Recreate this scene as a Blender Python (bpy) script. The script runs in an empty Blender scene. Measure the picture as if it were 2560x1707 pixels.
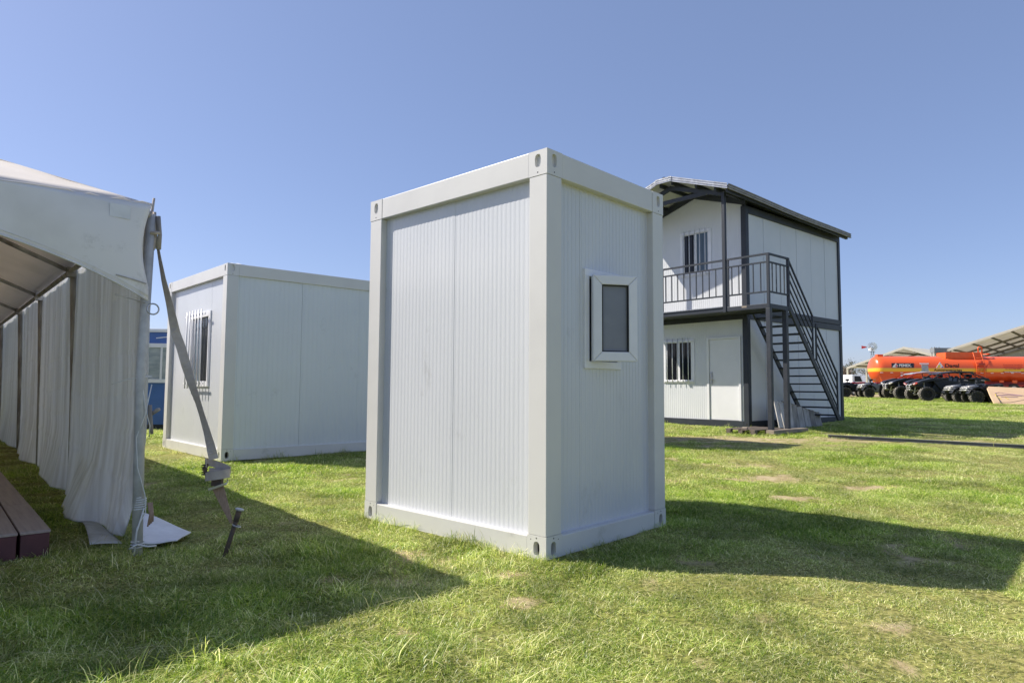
import bpy, math, random
import numpy as np
from mathutils import Vector, Matrix, noise as mnoise
random.seed(7)
rng = np.random.default_rng(11)
R = math.radians
scn = bpy.context.scene
COL = scn.collection

# ------------------------------------------------------------------ camera, sky, sun, exposure
cam_d = bpy.data.cameras.new("camera")
cam_d.sensor_width = 36.0
cam_d.lens = 23.48
cam_d.clip_start = 0.05
cam_d.clip_end = 3000
cam = bpy.data.objects.new("camera", cam_d)
COL.objects.link(cam)
PITCH, ROLL = R(3.84), R(0.351)
_f = Vector((0, math.cos(PITCH), math.sin(PITCH)))
_u = Vector((0, -math.sin(PITCH), math.cos(PITCH)))
_r = Vector((1, 0, 0))
_r2 = _r * math.cos(ROLL) + _u * math.sin(ROLL)
_u2 = _u * math.cos(ROLL) - _r * math.sin(ROLL)
M = Matrix((( _r2.x, _u2.x, -_f.x, 0), (_r2.y, _u2.y, -_f.y, 0), (_r2.z, _u2.z, -_f.z, 1.162), (0, 0, 0, 1)))
cam.matrix_world = M
scn.camera = cam

SUN_EL = R(46.1)
SUN_DIR = Vector((-0.980 * math.cos(SUN_EL), 0.198 * math.cos(SUN_EL), math.sin(SUN_EL)))   # towards the sun
w = bpy.data.worlds.new("World")
scn.world = w
w.use_nodes = True
nt = w.node_tree
bg = nt.nodes["Background"]
sky = nt.nodes.new("ShaderNodeTexSky")
sky.sky_type = 'NISHITA'
sky.sun_disc = False
sky.sun_elevation = SUN_EL
sky.sun_rotation = math.atan2(SUN_DIR.x, SUN_DIR.y)
sky.altitude = 1500
sky.air_density = 1.0
sky.dust_density = 2.6
sky.ozone_density = 7.0
wb = nt.nodes.new("ShaderNodeMix")            # the photograph's warm white balance
wb.data_type = 'RGBA'; wb.blend_type = 'MULTIPLY'; wb.inputs[0].default_value = 1.0
wb.inputs[7].default_value = (1.13, .91, .85, 1)
hz = nt.nodes.new("ShaderNodeMix")            # thin even high haze that flattens the clear sky
hz.data_type = 'RGBA'; hz.inputs[0].default_value = .38
hz.inputs[7].default_value = (1.50, 2.02, 3.30, 1)
nt.links.new(sky.outputs[0], wb.inputs[6]); nt.links.new(wb.outputs[2], hz.inputs[6]); nt.links.new(hz.outputs[2], bg.inputs[0])
bg.inputs[1].default_value = 0.14
sun_d = bpy.data.lights.new("sun", 'SUN')
sun_d.energy = 4.65
sun_d.angle = R(0.53)
sun_d.color = (1.0, 0.935, 0.83)
sun = bpy.data.objects.new("sun", sun_d)
COL.objects.link(sun)
sun.rotation_euler = SUN_DIR.to_track_quat('Z', 'Y').to_euler()
scn.view_settings.view_transform = 'Standard'
scn.view_settings.look = 'None'
scn.view_settings.exposure = 0.52
scn.view_settings.gamma = 1.0
scn.cycles.use_denoising = True
scn.cycles.denoiser = 'OPENIMAGEDENOISE'
scn.cycles.denoising_input_passes = 'RGB_ALBEDO_NORMAL'
scn.cycles.denoising_prefilter = 'ACCURATE'
scn.cycles.max_bounces = 8
scn.cycles.diffuse_bounces = 4
scn.cycles.transparent_max_bounces = 8

# ------------------------------------------------------------------ helpers
def G(x, y):
    """ground height: one gentle slope rising away from the camera"""
    return 0.0155 * (np.clip(y, -12.0, 45.0) - 4.49)

class MB:
    def __init__(s):
        s.v = []; s.f = []; s.m = []; s.mi = 0
    def add(s, vs, fs):
        b = len(s.v)
        s.v.extend([tuple(p) for p in vs])
        for f in fs:
            s.f.append(tuple(b + i for i in f)); s.m.append(s.mi)
        return s
    def box(s, x0, x1, y0, y1, z0, z1):
        return s.add([(x0,y0,z0),(x1,y0,z0),(x1,y1,z0),(x0,y1,z0),(x0,y0,z1),(x1,y0,z1),(x1,y1,z1),(x0,y1,z1)],
                     [(0,3,2,1),(4,5,6,7),(0,1,5,4),(1,2,6,5),(2,3,7,6),(3,0,4,7)])
    def bar(s, p, q, w, h, up=(0,0,1)):
        p = Vector(p); q = Vector(q); d = (q - p).normalized(); up = Vector(up)
        if abs(d.dot(up)) > .98: up = Vector((1,0,0))
        a = d.cross(up).normalized() * (w/2); b = a.cross(d).normalized() * (h/2)
        vs = [p-a-b, p+a-b, p+a+b, p-a+b, q-a-b, q+a-b, q+a+b, q-a+b]
        return s.add(vs, [(0,3,2,1),(4,5,6,7),(0,1,5,4),(1,2,6,5),(2,3,7,6),(3,0,4,7)])
    def tube(s, pts, r, n=8, cap=True):
        pts = [Vector(p) for p in pts]; k = len(pts)
        rr = r if isinstance(r, (list, tuple)) else [r]*k
        t0 = (pts[1]-pts[0]).normalized()
        nrm = t0.cross(Vector((0,0,1)))
        if nrm.length < .05: nrm = t0.cross(Vector((1,0,0)))
        nrm.normalize(); vs = []
        for i in range(k):
            t = (pts[min(i+1,k-1)] - pts[max(i-1,0)]).normalized()
            nrm = (nrm - t*nrm.dot(t)).normalized(); bn = t.cross(nrm)
            for j in range(n):
                a = 2*math.pi*j/n
                vs.append(pts[i] + (nrm*math.cos(a) + bn*math.sin(a))*rr[i])
        fs = [(i*n+j, i*n+(j+1)%n, (i+1)*n+(j+1)%n, (i+1)*n+j) for i in range(k-1) for j in range(n)]
        if cap: fs += [tuple(range(n-1,-1,-1)), tuple((k-1)*n+j for j in range(n))]
        return s.add(vs, fs)
    def prism(s, poly, vec):
        n = len(poly); vec = Vector(vec); P = [Vector(p) for p in poly]
        return s.add(P + [p+vec for p in P], [tuple(range(n-1,-1,-1)), tuple(range(n,2*n))] + [(i,(i+1)%n,n+(i+1)%n,n+i) for i in range(n)])
    def lathe(s, prof, n=24, o=(0,0,0), axis='z', close=False):
        """prof: (radius, height along axis)"""
        o = Vector(o); vs = []
        for r, h in prof:
            for j in range(n):
                a = 2*math.pi*j/n; c, d = r*math.cos(a), r*math.sin(a)
                vs.append(o + Vector({'z':(c,d,h), 'x':(h,c,d), 'y':(d,h,c)}[axis]))
        k = len(prof); m = k if close else k-1
        fs = [(i*n+j, i*n+(j+1)%n, ((i+1)%k)*n+(j+1)%n, ((i+1)%k)*n+j) for i in range(m) for j in range(n)]
        if not close:
            if prof[0][0] > 1e-6: fs.append(tuple(range(n-1,-1,-1)))
            if prof[-1][0] > 1e-6: fs.append(tuple((k-1)*n+j for j in range(n)))
        return s.add(vs, fs)
    def grid(s, nu, nv, fn):
        vs = [fn(i/nu, j/nv) for i in range(nu+1) for j in range(nv+1)]
        return s.add(vs, [(i*(nv+1)+j, (i+1)*(nv+1)+j, (i+1)*(nv+1)+j+1, i*(nv+1)+j+1) for i in range(nu) for j in range(nv)])
    def build(s, name, mat, parent=None, smooth=False, bevel=0.0, solid=0.0, loc=None, label=None):
        me = bpy.data.meshes.new(name)
        me.from_pydata(s.v, [], s.f)
        for m in (mat if isinstance(mat, (list, tuple)) else [mat]): me.materials.append(m)
        me.polygons.foreach_set("material_index", s.m)
        if smooth: me.polygons.foreach_set("use_smooth", [True]*len(me.polygons))
        me.update()
        o = bpy.data.objects.new(name, me); COL.objects.link(o)
        if parent is not None: o.parent = parent
        if loc is not None: o.location = loc
        if solid:
            md = o.modifiers.new("solid", 'SOLIDIFY'); md.thickness = solid; md.offset = 0
        if bevel:
            md = o.modifiers.new("bevel", 'BEVEL'); md.width = bevel; md.segments = 2; md.limit_method = 'ANGLE'; md.angle_limit = R(40)
        if smooth == 'auto':
            pass
        if label: o["label"] = label
        return o

def tag(o, label=None, cat=None, group=None, kind=None):
    if label: o["label"] = label
    if cat: o["category"] = cat
    if group: o["group"] = group
    if kind: o["kind"] = kind
    return o
def thing(name, label, cat, loc=(0,0,0), rotz=0.0, group=None):
    o = bpy.data.objects.new(name, None); COL.objects.link(o)
    o.location = loc; o.rotation_euler = (0,0,rotz); o.empty_display_size = .2
    return tag(o, label, cat, group)
def dup(root, loc, rotz, label, group=None):
    r = root.copy(); COL.objects.link(r); r.location = loc; r.rotation_euler = (0,0,rotz); r["label"] = label
    if group: r["group"] = group
    for ch in list(root.children):
        c = ch.copy(); COL.objects.link(c); c.parent = r
        for g in ch.children:
            d = g.copy(); COL.objects.link(d); d.parent = c
    return r

# ------------------------------------------------------------------ materials
MATS = {}
def mat(name, c, rough=.5, metal=0.0, c2=None, scale=4.0, bump=0.0, bscale=60.0, spec=.5, coat=0.0, trans=0.0, stretch=None, detail=5.0, contrast=(.35,.65), dirt=None):
    m = bpy.data.materials.new(name); m.use_nodes = True
    n = m.node_tree.nodes; l = m.node_tree.links; p = n["Principled BSDF"]
    p.inputs["Base Color"].default_value = (*c, 1); p.inputs["Roughness"].default_value = rough
    p.inputs["Metallic"].default_value = metal; p.inputs["Specular IOR Level"].default_value = spec
    p.inputs["Coat Weight"].default_value = coat
    tc = n.new("ShaderNodeTexCoord"); mp = n.new("ShaderNodeMapping")
    l.new(tc.outputs["Object"], mp.inputs[0])
    if stretch: mp.inputs["Scale"].default_value = stretch
    if c2 is not None:
        t = n.new("ShaderNodeTexNoise"); t.inputs["Scale"].default_value = scale; t.inputs["Detail"].default_value = detail
        l.new(mp.outputs[0], t.inputs["Vector"])
        r = n.new("ShaderNodeValToRGB"); r.color_ramp.elements[0].position = contrast[0]; r.color_ramp.elements[1].position = contrast[1]
        r.color_ramp.elements[0].color = (*c, 1); r.color_ramp.elements[1].color = (*c2, 1)
        l.new(t.outputs["Fac"], r.inputs[0]); l.new(r.outputs[0], p.inputs["Base Color"])
        if dirt:
            t3 = n.new("ShaderNodeTexNoise"); t3.inputs["Scale"].default_value = dirt[0]; t3.inputs["Detail"].default_value = 8; t3.inputs["Roughness"].default_value = .75
            l.new(mp.outputs[0], t3.inputs["Vector"])
            r3 = n.new("ShaderNodeValToRGB"); r3.color_ramp.elements[0].position = dirt[1]; r3.color_ramp.elements[1].position = dirt[2]
            r3.color_ramp.elements[0].color = (0,0,0,1); r3.color_ramp.elements[1].color = (dirt[3],)*3 + (1,)
            l.new(t3.outputs["Fac"], r3.inputs[0])
            mx3 = n.new("ShaderNodeMix"); mx3.data_type = 'RGBA'; l.new(r3.outputs[0], mx3.inputs[0]); l.new(r.outputs[0], mx3.inputs[6]); mx3.inputs[7].default_value = (.22,.20,.17,1)
            l.new(mx3.outputs[2], p.inputs["Base Color"]); r = None; rout = mx3.outputs[2]
    if bump:
        t2 = n.new("ShaderNodeTexNoise"); t2.inputs["Scale"].default_value = bscale; t2.inputs["Detail"].default_value = 4
        l.new(mp.outputs[0], t2.inputs["Vector"])
        b = n.new("ShaderNodeBump"); b.inputs["Strength"].default_value = bump; b.inputs["Distance"].default_value = .01
        l.new(t2.outputs["Fac"], b.inputs["Height"]); l.new(b.outputs[0], p.inputs["Normal"])
    if trans:
        tr = n.new("ShaderNodeBsdfTranslucent"); mx = n.new("ShaderNodeMixShader"); mx.inputs[0].default_value = trans
        if c2 is not None: l.new(rout if r is None else r.outputs[0], tr.inputs[0])
        else: tr.inputs[0].default_value = (*c, 1)
        out = n["Material Output"]
        l.new(p.outputs[0], mx.inputs[1]); l.new(tr.outputs[0], mx.inputs[2]); l.new(mx.outputs[0], out.inputs[0])
    MATS[name] = m
    return m

M_FRAME = mat("white_frame_paint", (.655,.645,.62), .38, c2=(.60,.59,.57), scale=2.2, bump=.02, bscale=14, contrast=(.45,.8), dirt=(2.6,.60,.74,.35))
M_PANEL = mat("white_sandwich_panel", (.625,.64,.665), .22, c2=(.59,.605,.63), scale=1.6, bump=.035, bscale=5, stretch=(1,1,.5), contrast=(.4,.75), dirt=(3.4,.60,.76,.32))
M_PANEL2 = mat("cool_white_sandwich_panel", (.68,.705,.715), .33, c2=(.64,.665,.68), scale=1.2, bump=.03, bscale=4, contrast=(.35,.75), dirt=(2.8,.60,.76,.3))
M_PANEL3 = mat("pale_wall_panel", (.66,.67,.685), .35, c2=(.62,.635,.65), scale=1.3, bump=.02, bscale=4)
M_DARK = mat("hole_black", (.012,.012,.013), .7)
M_STEEL = mat("slate_steel_paint", (.027,.032,.043), .5, c2=(.036,.042,.053), scale=3, bump=.02, bscale=40, spec=.35)
M_STEELW = mat("worn_slate_steel", (.038,.043,.054), .5, c2=(.028,.032,.042), scale=6, spec=.4)
M_CHAN = mat("grey_primed_steel", (.13,.135,.145), .5, c2=(.09,.095,.10), scale=4)
M_PVC = mat("white_pvc", (.80,.80,.82), .32, c2=(.74,.74,.76), scale=5)
M_GLASS = mat("dark_window_glass", (.010,.011,.013), .08, spec=.3)
M_FROST = mat("frosted_glass", (.16,.17,.19), .22, c2=(.22,.23,.25), scale=2, spec=.5)
M_BLUEGLASS = mat("bluish_window_glass", (.09,.13,.17), .1, spec=.4)
M_DOOR = mat("white_door_skin", (.74,.74,.75), .36, c2=(.70,.70,.71), scale=2)
M_CHROME = mat("satin_metal", (.55,.55,.56), .28, metal=1.0)
M_GALV = mat("galvanised_sheet", (.52,.53,.54), .36, metal=.85, c2=(.36,.36,.36), scale=9, bump=.05, bscale=30)
M_GALVD = mat("shaded_zinc", (.34,.325,.32), .55, metal=.25, c2=(.24,.23,.225), scale=7)  # darker, less metallic copy for the eave trims, their shade put into the colour
M_ROOFU = mat("roof_liner_white", (.62,.62,.59), .5, c2=(.56,.56,.53), scale=2)
M_CANVAS = mat("white_marquee_canvas", (.87,.81,.735), .62, c2=(.80,.745,.67), scale=3, bump=.12, bscale=7, trans=.28, contrast=(.4,.75))
M_VALANCE = mat("soiled_valance_canvas", (.88,.86,.86), .55, c2=(.76,.74,.73), scale=2.4, bump=.10, bscale=9, trans=.12, contrast=(.5,.78), dirt=(1.9,.56,.74,.55))
M_CURT = mat("grey_vinyl_curtain", (.79,.785,.775), .20, c2=(.94,.945,.95), scale=2.6, bump=.4, bscale=6, trans=.60, stretch=(4,4,.22), contrast=(.36,.62))
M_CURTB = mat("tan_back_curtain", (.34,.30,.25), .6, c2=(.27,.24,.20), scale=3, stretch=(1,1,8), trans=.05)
M_FLAP = mat("white_tarpaulin", (.80,.81,.84), .5, c2=(.68,.69,.72), scale=7, bump=.25, bscale=22)
M_GALVPOLE = mat("grey_galvanised_pole", (.60,.59,.58), .5, c2=(.46,.455,.45), scale=14, bump=.1, bscale=60)
M_DPOLE = mat("dark_stained_pole", (.26,.23,.20), .6, c2=(.52,.49,.45), scale=10, stretch=(1,1,.3))
M_STRAP = mat("grey_webbing", (.46,.395,.34), .85, c2=(.53,.465,.41), scale=30, bump=.3, bscale=220)
M_STRAPB = mat("brown_webbing", (.46,.32,.24), .85, c2=(.30,.20,.14), scale=40, stretch=(6,6,.6))
M_IRON = mat("rusty_iron", (.075,.06,.05), .75, c2=(.12,.08,.055), scale=30, bump=.2, bscale=90)
M_ROPE = mat("white_cord", (.72,.72,.70), .8)
M_DECK = mat("grey_brown_deck_board", (.43,.34,.29), .75, c2=(.35,.275,.235), scale=5, stretch=(.6,9,9), bump=.1, bscale=30)
M_DECKF = mat("maroon_painted_edge", (.13,.045,.045), .6, c2=(.09,.033,.035), scale=8)
M_WOOD = mat("weathered_timber", (.33,.27,.21), .8, c2=(.20,.165,.13), scale=6, stretch=(1,1,6), bump=.3, bscale=40)
M_WOODD = mat("dark_weathered_timber", (.17,.135,.11), .85, c2=(.10,.08,.065), scale=7, bump=.3, bscale=40)
M_FIBRE = mat("grey_weathered_board", (.64,.61,.57), .75, c2=(.42,.40,.37), scale=4, stretch=(4,4,.6), bump=.15, bscale=30)
M_FIBRED = mat("stained_grey_board", (.42,.395,.36), .8, c2=(.25,.235,.215), scale=4, stretch=(4,4,.6), bump=.15, bscale=30)
M_BLUE = mat("blue_booth_paint", (.07,.16,.43), .45, c2=(.06,.14,.38), scale=3)
M_WHITE = mat("plain_white_paint", (.78,.79,.80), .4)
M_PALEGLASS = mat("pale_reflecting_glass", (.42,.46,.46), .12, c2=(.26,.31,.32), scale=4, stretch=(1,1,3))
M_BLACKP = mat("black_plastic", (.018,.019,.022), .38, c2=(.025,.026,.03), scale=6)
M_BLACKB = mat("black_bodywork", (.016,.016,.018), .42)
M_RUBBER = mat("tyre_rubber", (.030,.028,.026), .85, c2=(.055,.05,.044), scale=14)
M_KNOB = mat("dusty_tread_rubber", (.27,.245,.21), .9, c2=(.15,.135,.12), scale=9)
M_GREYP = mat("grey_plastic", (.24,.25,.27), .4)
M_REDP = mat("red_bodywork", (.42,.02,.018), .3, coat=.4)
M_SILVER = mat("silver_bumper_bar", (.62,.60,.58), .3, metal=.5)
M_LAMP = mat("lamp_lens", (.75,.74,.70), .15, spec=.8)
M_ORANGE = None
M_ORANGEP = mat("orange_fitting_paint", (.80,.13,.025), .38, c2=(.72,.11,.02), scale=3)
M_BOARD = mat("tan_plywood_board", (.86,.60,.37), .6, c2=(.78,.53,.32), scale=3, stretch=(.5,1,5))
M_PINK = mat("faded_pink_ink", (.70,.45,.52), .6)
M_YEL = mat("yellow_ink", (.80,.62,.06), .5)
M_PURP = mat("violet_ink", (.16,.11,.42), .5)
M_RED = mat("red_ink", (.60,.03,.04), .5)
M_DKRED = mat("dark_red_ink", (.40,.035,.02), .5)
M_BROWN = mat("dark_brown_ink", (.07,.02,.012), .5)
M_SIGNB = mat("black_sign_face", (.02,.018,.028), .4)
M_TENTW = mat("far_tent_white", (.80,.765,.69), .6, c2=(.74,.70,.63), scale=.6, trans=.45)
M_TENTT = mat("far_tent_lining", (.66,.61,.53), .7, c2=(.58,.53,.46), scale=.4, trans=.45)
M_TENTF = mat("far_tent_frame", (.22,.20,.175), .6)
M_BARK = mat("grey_bark", (.13,.11,.09), .9, c2=(.20,.17,.14), scale=3)
M_LEAF = mat("dusty_leaf", (.12,.135,.075), .7, c2=(.18,.17,.11), scale=.7, trans=.3)
M_TWIG = mat("brown_dry_leaf", (.20,.14,.10), .8, c2=(.14,.10,.075), scale=.8)

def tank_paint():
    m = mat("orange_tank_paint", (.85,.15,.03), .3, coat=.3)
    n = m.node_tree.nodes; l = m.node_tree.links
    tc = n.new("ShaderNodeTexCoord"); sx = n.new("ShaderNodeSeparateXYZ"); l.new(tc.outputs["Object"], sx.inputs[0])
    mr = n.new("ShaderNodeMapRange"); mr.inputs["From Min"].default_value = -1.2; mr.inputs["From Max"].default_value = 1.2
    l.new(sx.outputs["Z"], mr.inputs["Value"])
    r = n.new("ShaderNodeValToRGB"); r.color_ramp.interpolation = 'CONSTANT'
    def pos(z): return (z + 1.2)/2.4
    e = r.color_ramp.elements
    e[0].position = 0; e[0].color = (.62,.075,.016,1)  # below the stripe the orange is darkened: the belly's shade painted in
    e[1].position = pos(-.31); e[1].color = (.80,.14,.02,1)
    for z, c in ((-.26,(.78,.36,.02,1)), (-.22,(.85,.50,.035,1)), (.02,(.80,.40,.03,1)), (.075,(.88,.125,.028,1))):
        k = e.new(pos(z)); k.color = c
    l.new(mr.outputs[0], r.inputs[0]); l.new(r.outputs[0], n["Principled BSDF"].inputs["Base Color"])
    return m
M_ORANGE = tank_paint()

# ------------------------------------------------------------------ ground (one sheet) and grass
def vnoise(x, y, s, seed):
    """smooth value noise, numpy"""
    x = np.asarray(x)/s + seed*17.3; y = np.asarray(y)/s + seed*9.1
    xi = np.floor(x).astype(np.int64); yi = np.floor(y).astype(np.int64)
    fx = x - xi; fy = y - yi; fx = fx*fx*(3-2*fx); fy = fy*fy*(3-2*fy)
    def h(a, b):
        n = (a*374761393 + b*668265263 + seed*69069) & 0x7fffffff
        n = ((n ^ (n >> 13))*1274126177) & 0x7fffffff
        return ((n ^ (n >> 16)) & 0xffff)/65535.0
    return (h(xi,yi)*(1-fx)+h(xi+1,yi)*fx)*(1-fy) + (h(xi,yi+1)*(1-fx)+h(xi+1,yi+1)*fx)*fy
def sstep(a, b, x):
    t = np.clip((x-a)/(b-a), 0, 1); return t*t*(3-2*t)
# bare earth seen in the photo: x, y, radius across, radius along
BARE = [(3.05,8.3,.55,.22),(2.85,7.0,.30,.16),(1.55,2.95,.17,.10),(1.05,2.72,.22,.12),(.85,2.55,.26,.10),(1.2,2.66,.14,.06),(2.05,2.6,.2,.08),
        (-.72,4.75,.13,.08),(-.48,3.25,.07,.10),(-.22,3.22,.06,.05),(-1.1,3.1,.10,.09),(-1.3,2.75,.09,.07),(-.75,4.1,.2,.10),(-.1,4.25,.14,.07),(.05,3.72,.1,.08),
        (5.0,13.0,2.2,.28),(6.5,13.4,1.5,.35),(4.0,13.6,1.5,.45),(7.5,14.6,1.2,.35),(3.3,12.0,.9,.25),(9.5,14.2,1.6,.3),(3.2,9.5,.5,.14),(4.0,7.6,.3,.1),(1.3,3.5,.14,.07),(1.9,3.4,.1,.05),(2.4,3.1,.12,.05)]
def bareness(x, y):
    b = np.zeros_like(x)
    wob = (vnoise(x,y,.05,33)-.5)*1.3 + (vnoise(x,y,.12,3)-.5)*1.9 + (vnoise(x,y,.3,4)-.5)*1.1
    for cx, cy, rx, ry in BARE:
        d = np.sqrt(((x-cx)/rx)**2 + ((y-cy)/ry)**2) + wob
        b = np.maximum(b, .85*(1 - sstep(.45, 1.35, d)))
    n = vnoise(x,y,.55,5)*.6 + vnoise(x,y,.16,6)*.4
    b = np.maximum(b, sstep(.72,.86,n)*.75)
    dry = sstep(.45,.95, vnoise(x,y,3.0,8)*.55 + vnoise(x,y,.8,9)*.45)
    b = np.maximum(b, sstep(11.6,12.6,y)*(1-sstep(14.6,16.2,y))*.55*(.4+dry)*(x>1.5)*(1-sstep(10,13,x)*.5))
    b = np.maximum(b, sstep(43.0,45.0,y)*(1-sstep(60,64,y)))        # dusty strip behind the parked vehicles
    return np.clip(b,0,1)
def lushness(x, y):
    l = vnoise(x,y,1.5,12)*.5 + vnoise(x,y,.45,13)*.32 + vnoise(x,y,.17,14)*.18
    near = 1 - .60*(1-sstep(3.2,5.0,y))*sstep(-1.2,.3,x)      # the trodden foreground is drier
    return np.clip(sstep(.20,.85,l)*near*.92,0,1)

def ground_mesh():
    ys = np.concatenate([np.arange(-12,1.5,.6), np.arange(1.5,9,.06), np.arange(9,20,.15), np.arange(20,70,.7), np.array([75,85,100,130,180,260,400,700,1200])])
    xs = np.concatenate([-np.geomspace(1200,14,18), np.arange(-13.5,-4,.5), np.arange(-4,5.5,.06), np.arange(5.5,16,.2), np.arange(16,60,1.0), np.geomspace(62,1200,14)])
    X, Y = np.meshgrid(xs, ys)
    lump = ((vnoise(X,Y,.5,21)-.5)*.035 + (vnoise(X,Y,.15,22)-.5)*.008) * (Y<20)*(Y>1)
    Z = G(X,Y) + lump
    B = bareness(X,Y); L = lushness(X,Y)
    ny, nx = X.shape
    v = np.stack([X,Y,Z],-1).reshape(-1,3)
    i = np.arange((ny-1)*(nx-1)); a = (i//(nx-1))*nx + i%(nx-1)
    f = np.stack([a,a+1,a+nx+1,a+nx],-1)
    me = bpy.data.meshes.new("ground")
    me.vertices.add(len(v)); me.vertices.foreach_set("co", v.ravel())
    me.loops.add(f.size); me.loops.foreach_set("vertex_index", f.ravel().astype(np.int32))
    me.polygons.add(len(f)); me.polygons.foreach_set("loop_start", (np.arange(len(f))*4).astype(np.int32))
    me.polygons.foreach_set("loop_total", np.full(len(f),4,np.int32))
    me.polygons.foreach_set("use_smooth", [True]*len(f))
    at = me.attributes.new("bare",'FLOAT','POINT'); at.data.foreach_set("value", B.ravel().astype(np.float32))
    at = me.attributes.new("lush",'FLOAT','POINT'); at.data.foreach_set("value", L.ravel().astype(np.float32))
    me.update(); me.validate()
    o = bpy.data.objects.new("ground", me); COL.objects.link(o)
    m = bpy.data.materials.new("turf_soil"); m.use_nodes = True
    n = m.node_tree.nodes; l = m.node_tree.links; p = n["Principled BSDF"]
    p.inputs["Roughness"].default_value = .95; p.inputs["Specular IOR Level"].default_value = .1
    tc = n.new("ShaderNodeTexCoord")
    def tex(s, d=6):
        t = n.new("ShaderNodeTexNoise"); t.inputs["Scale"].default_value = s; t.inputs["Detail"].default_value = d
        l.new(tc.outputs["Object"], t.inputs["Vector"]); return t
    def ramp(src, c1, c2, a=.35, b=.65):
        r = n.new("ShaderNodeValToRGB"); r.color_ramp.elements[0].position = a; r.color_ramp.elements[1].position = b
        r.color_ramp.elements[0].color = (*c1,1); r.color_ramp.elements[1].color = (*c2,1); l.new(src, r.inputs[0]); return r.outputs[0]
    def mix(fac, a, b):
        x = n.new("ShaderNodeMix"); x.data_type = 'RGBA'; l.new(fac, x.inputs[0]); l.new(a, x.inputs[6]); l.new(b, x.inputs[7]); return x.outputs[2]
    ab = n.new("ShaderNodeAttribute"); ab.attribute_name = "bare"
    al = n.new("ShaderNodeAttribute"); al.attribute_name = "lush"
    t1 = tex(38); t2 = tex(7); t3 = tex(120,3)
    dry = ramp(t1.outputs["Fac"], (.10,.10,.03), (.38,.35,.12))
    green = ramp(t1.outputs["Fac"], (.03,.05,.009), (.21,.28,.035))
    turf = mix(al.outputs["Fac"], dry, green)
    soil = ramp(t2.outputs["Fac"], (.36,.28,.155), (.48,.40,.25))
    soil2 = mix(ramp(t3.outputs["Fac"], (0,0,0),(1,1,1),.45,.7), soil, ramp(t3.outputs["Fac"], (.26,.18,.11),(.38,.30,.16)))
    # break up the edge of the bare earth with a fine noise
    add = n.new("ShaderNodeMath"); add.operation = 'MULTIPLY_ADD'; add.inputs[1].default_value = .7; l.new(t1.outputs["Fac"], add.inputs[0])
    sub = n.new("ShaderNodeMath"); sub.operation = 'SUBTRACT'; sub.inputs[1].default_value = .35; l.new(ab.outputs["Fac"], sub.inputs[0]); l.new(sub.outputs[0], add.inputs[2])
    fac = ramp(add.outputs[0], (0,0,0),(1,1,1),.22,.80)
    colr = mix(fac, turf, soil2)
    l.new(colr, p.inputs["Base Color"])
    b = n.new("ShaderNodeBump"); b.inputs["Strength"].default_value = .4; b.inputs["Distance"].default_value = .015
    l.new(t1.outputs["Fac"], b.inputs["Height"]); l.new(b.outputs[0], p.inputs["Normal"])
    me.materials.append(m)
    tag(o, kind='structure')
    return o
GROUND = ground_mesh()

def grass_material():
    m = bpy.data.materials.new("grass_blade"); m.use_nodes = True
    n = m.node_tree.nodes; l = m.node_tree.links
    for x in list(n): n.remove(x)
    out = n.new("ShaderNodeOutputMaterial")
    at = n.new("ShaderNodeAttribute"); at.attribute_name = "tint"
    al = n.new("ShaderNodeAttribute"); al.attribute_name = "lush"; al.attribute_type = 'INSTANCER'
    def ramp(stops):
        r = n.new("ShaderNodeValToRGB"); e = r.color_ramp.elements
        e[0].position, e[0].color = stops[0][0], (*stops[0][1],1); e[1].position, e[1].color = stops[-1][0], (*stops[-1][1],1)
        for p_, c in stops[1:-1]:
            k = e.new(p_); k.color = (*c,1)
        l.new(at.outputs["Fac"], r.inputs[0]); return r.outputs[0]
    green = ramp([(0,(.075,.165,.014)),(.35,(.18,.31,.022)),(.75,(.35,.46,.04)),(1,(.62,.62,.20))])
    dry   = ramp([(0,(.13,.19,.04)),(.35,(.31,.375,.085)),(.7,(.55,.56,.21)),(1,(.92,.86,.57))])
    mx = n.new("ShaderNodeMix"); mx.data_type = 'RGBA'; l.new(al.outputs["Fac"], mx.inputs[0]); l.new(dry, mx.inputs[6]); l.new(green, mx.inputs[7])
    d = n.new("ShaderNodeBsdfDiffuse"); t = n.new("ShaderNodeBsdfTranslucent"); g = n.new("ShaderNodeBsdfGlossy")
    g.inputs["Roughness"].default_value = .38; g.inputs[0].default_value = (.9,.95,1,1)
    l.new(mx.outputs[2], d.inputs[0])
    ad = n.new("ShaderNodeAttribute"); ad.attribute_name = "dark"; ad.attribute_type = 'INSTANCER'
    vm = n.new("ShaderNodeVectorMath"); vm.operation = 'SCALE'; l.new(mx.outputs[2], vm.inputs[0]); l.new(ad.outputs["Fac"], vm.inputs["Scale"])
    l.new(vm.outputs[0], d.inputs[0])
    hs = n.new("ShaderNodeHueSaturation"); hs.inputs["Saturation"].default_value = 1.1; hs.inputs["Value"].default_value = 1.5
    l.new(vm.outputs[0], hs.inputs["Color"]); l.new(hs.outputs[0], t.inputs[0])
    s1 = n.new("ShaderNodeMixShader"); s1.inputs[0].default_value = .45; l.new(d.outputs[0], s1.inputs[1]); l.new(t.outputs[0], s1.inputs[2])
    s2 = n.new("ShaderNodeMixShader"); s2.inputs[0].default_value = .03; l.new(s1.outputs[0], s2.inputs[1]); l.new(g.outputs[0], s2.inputs[2])
    l.new(s2.outputs[0], out.inputs[0])
    return m
M_GRASS = grass_material()

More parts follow.
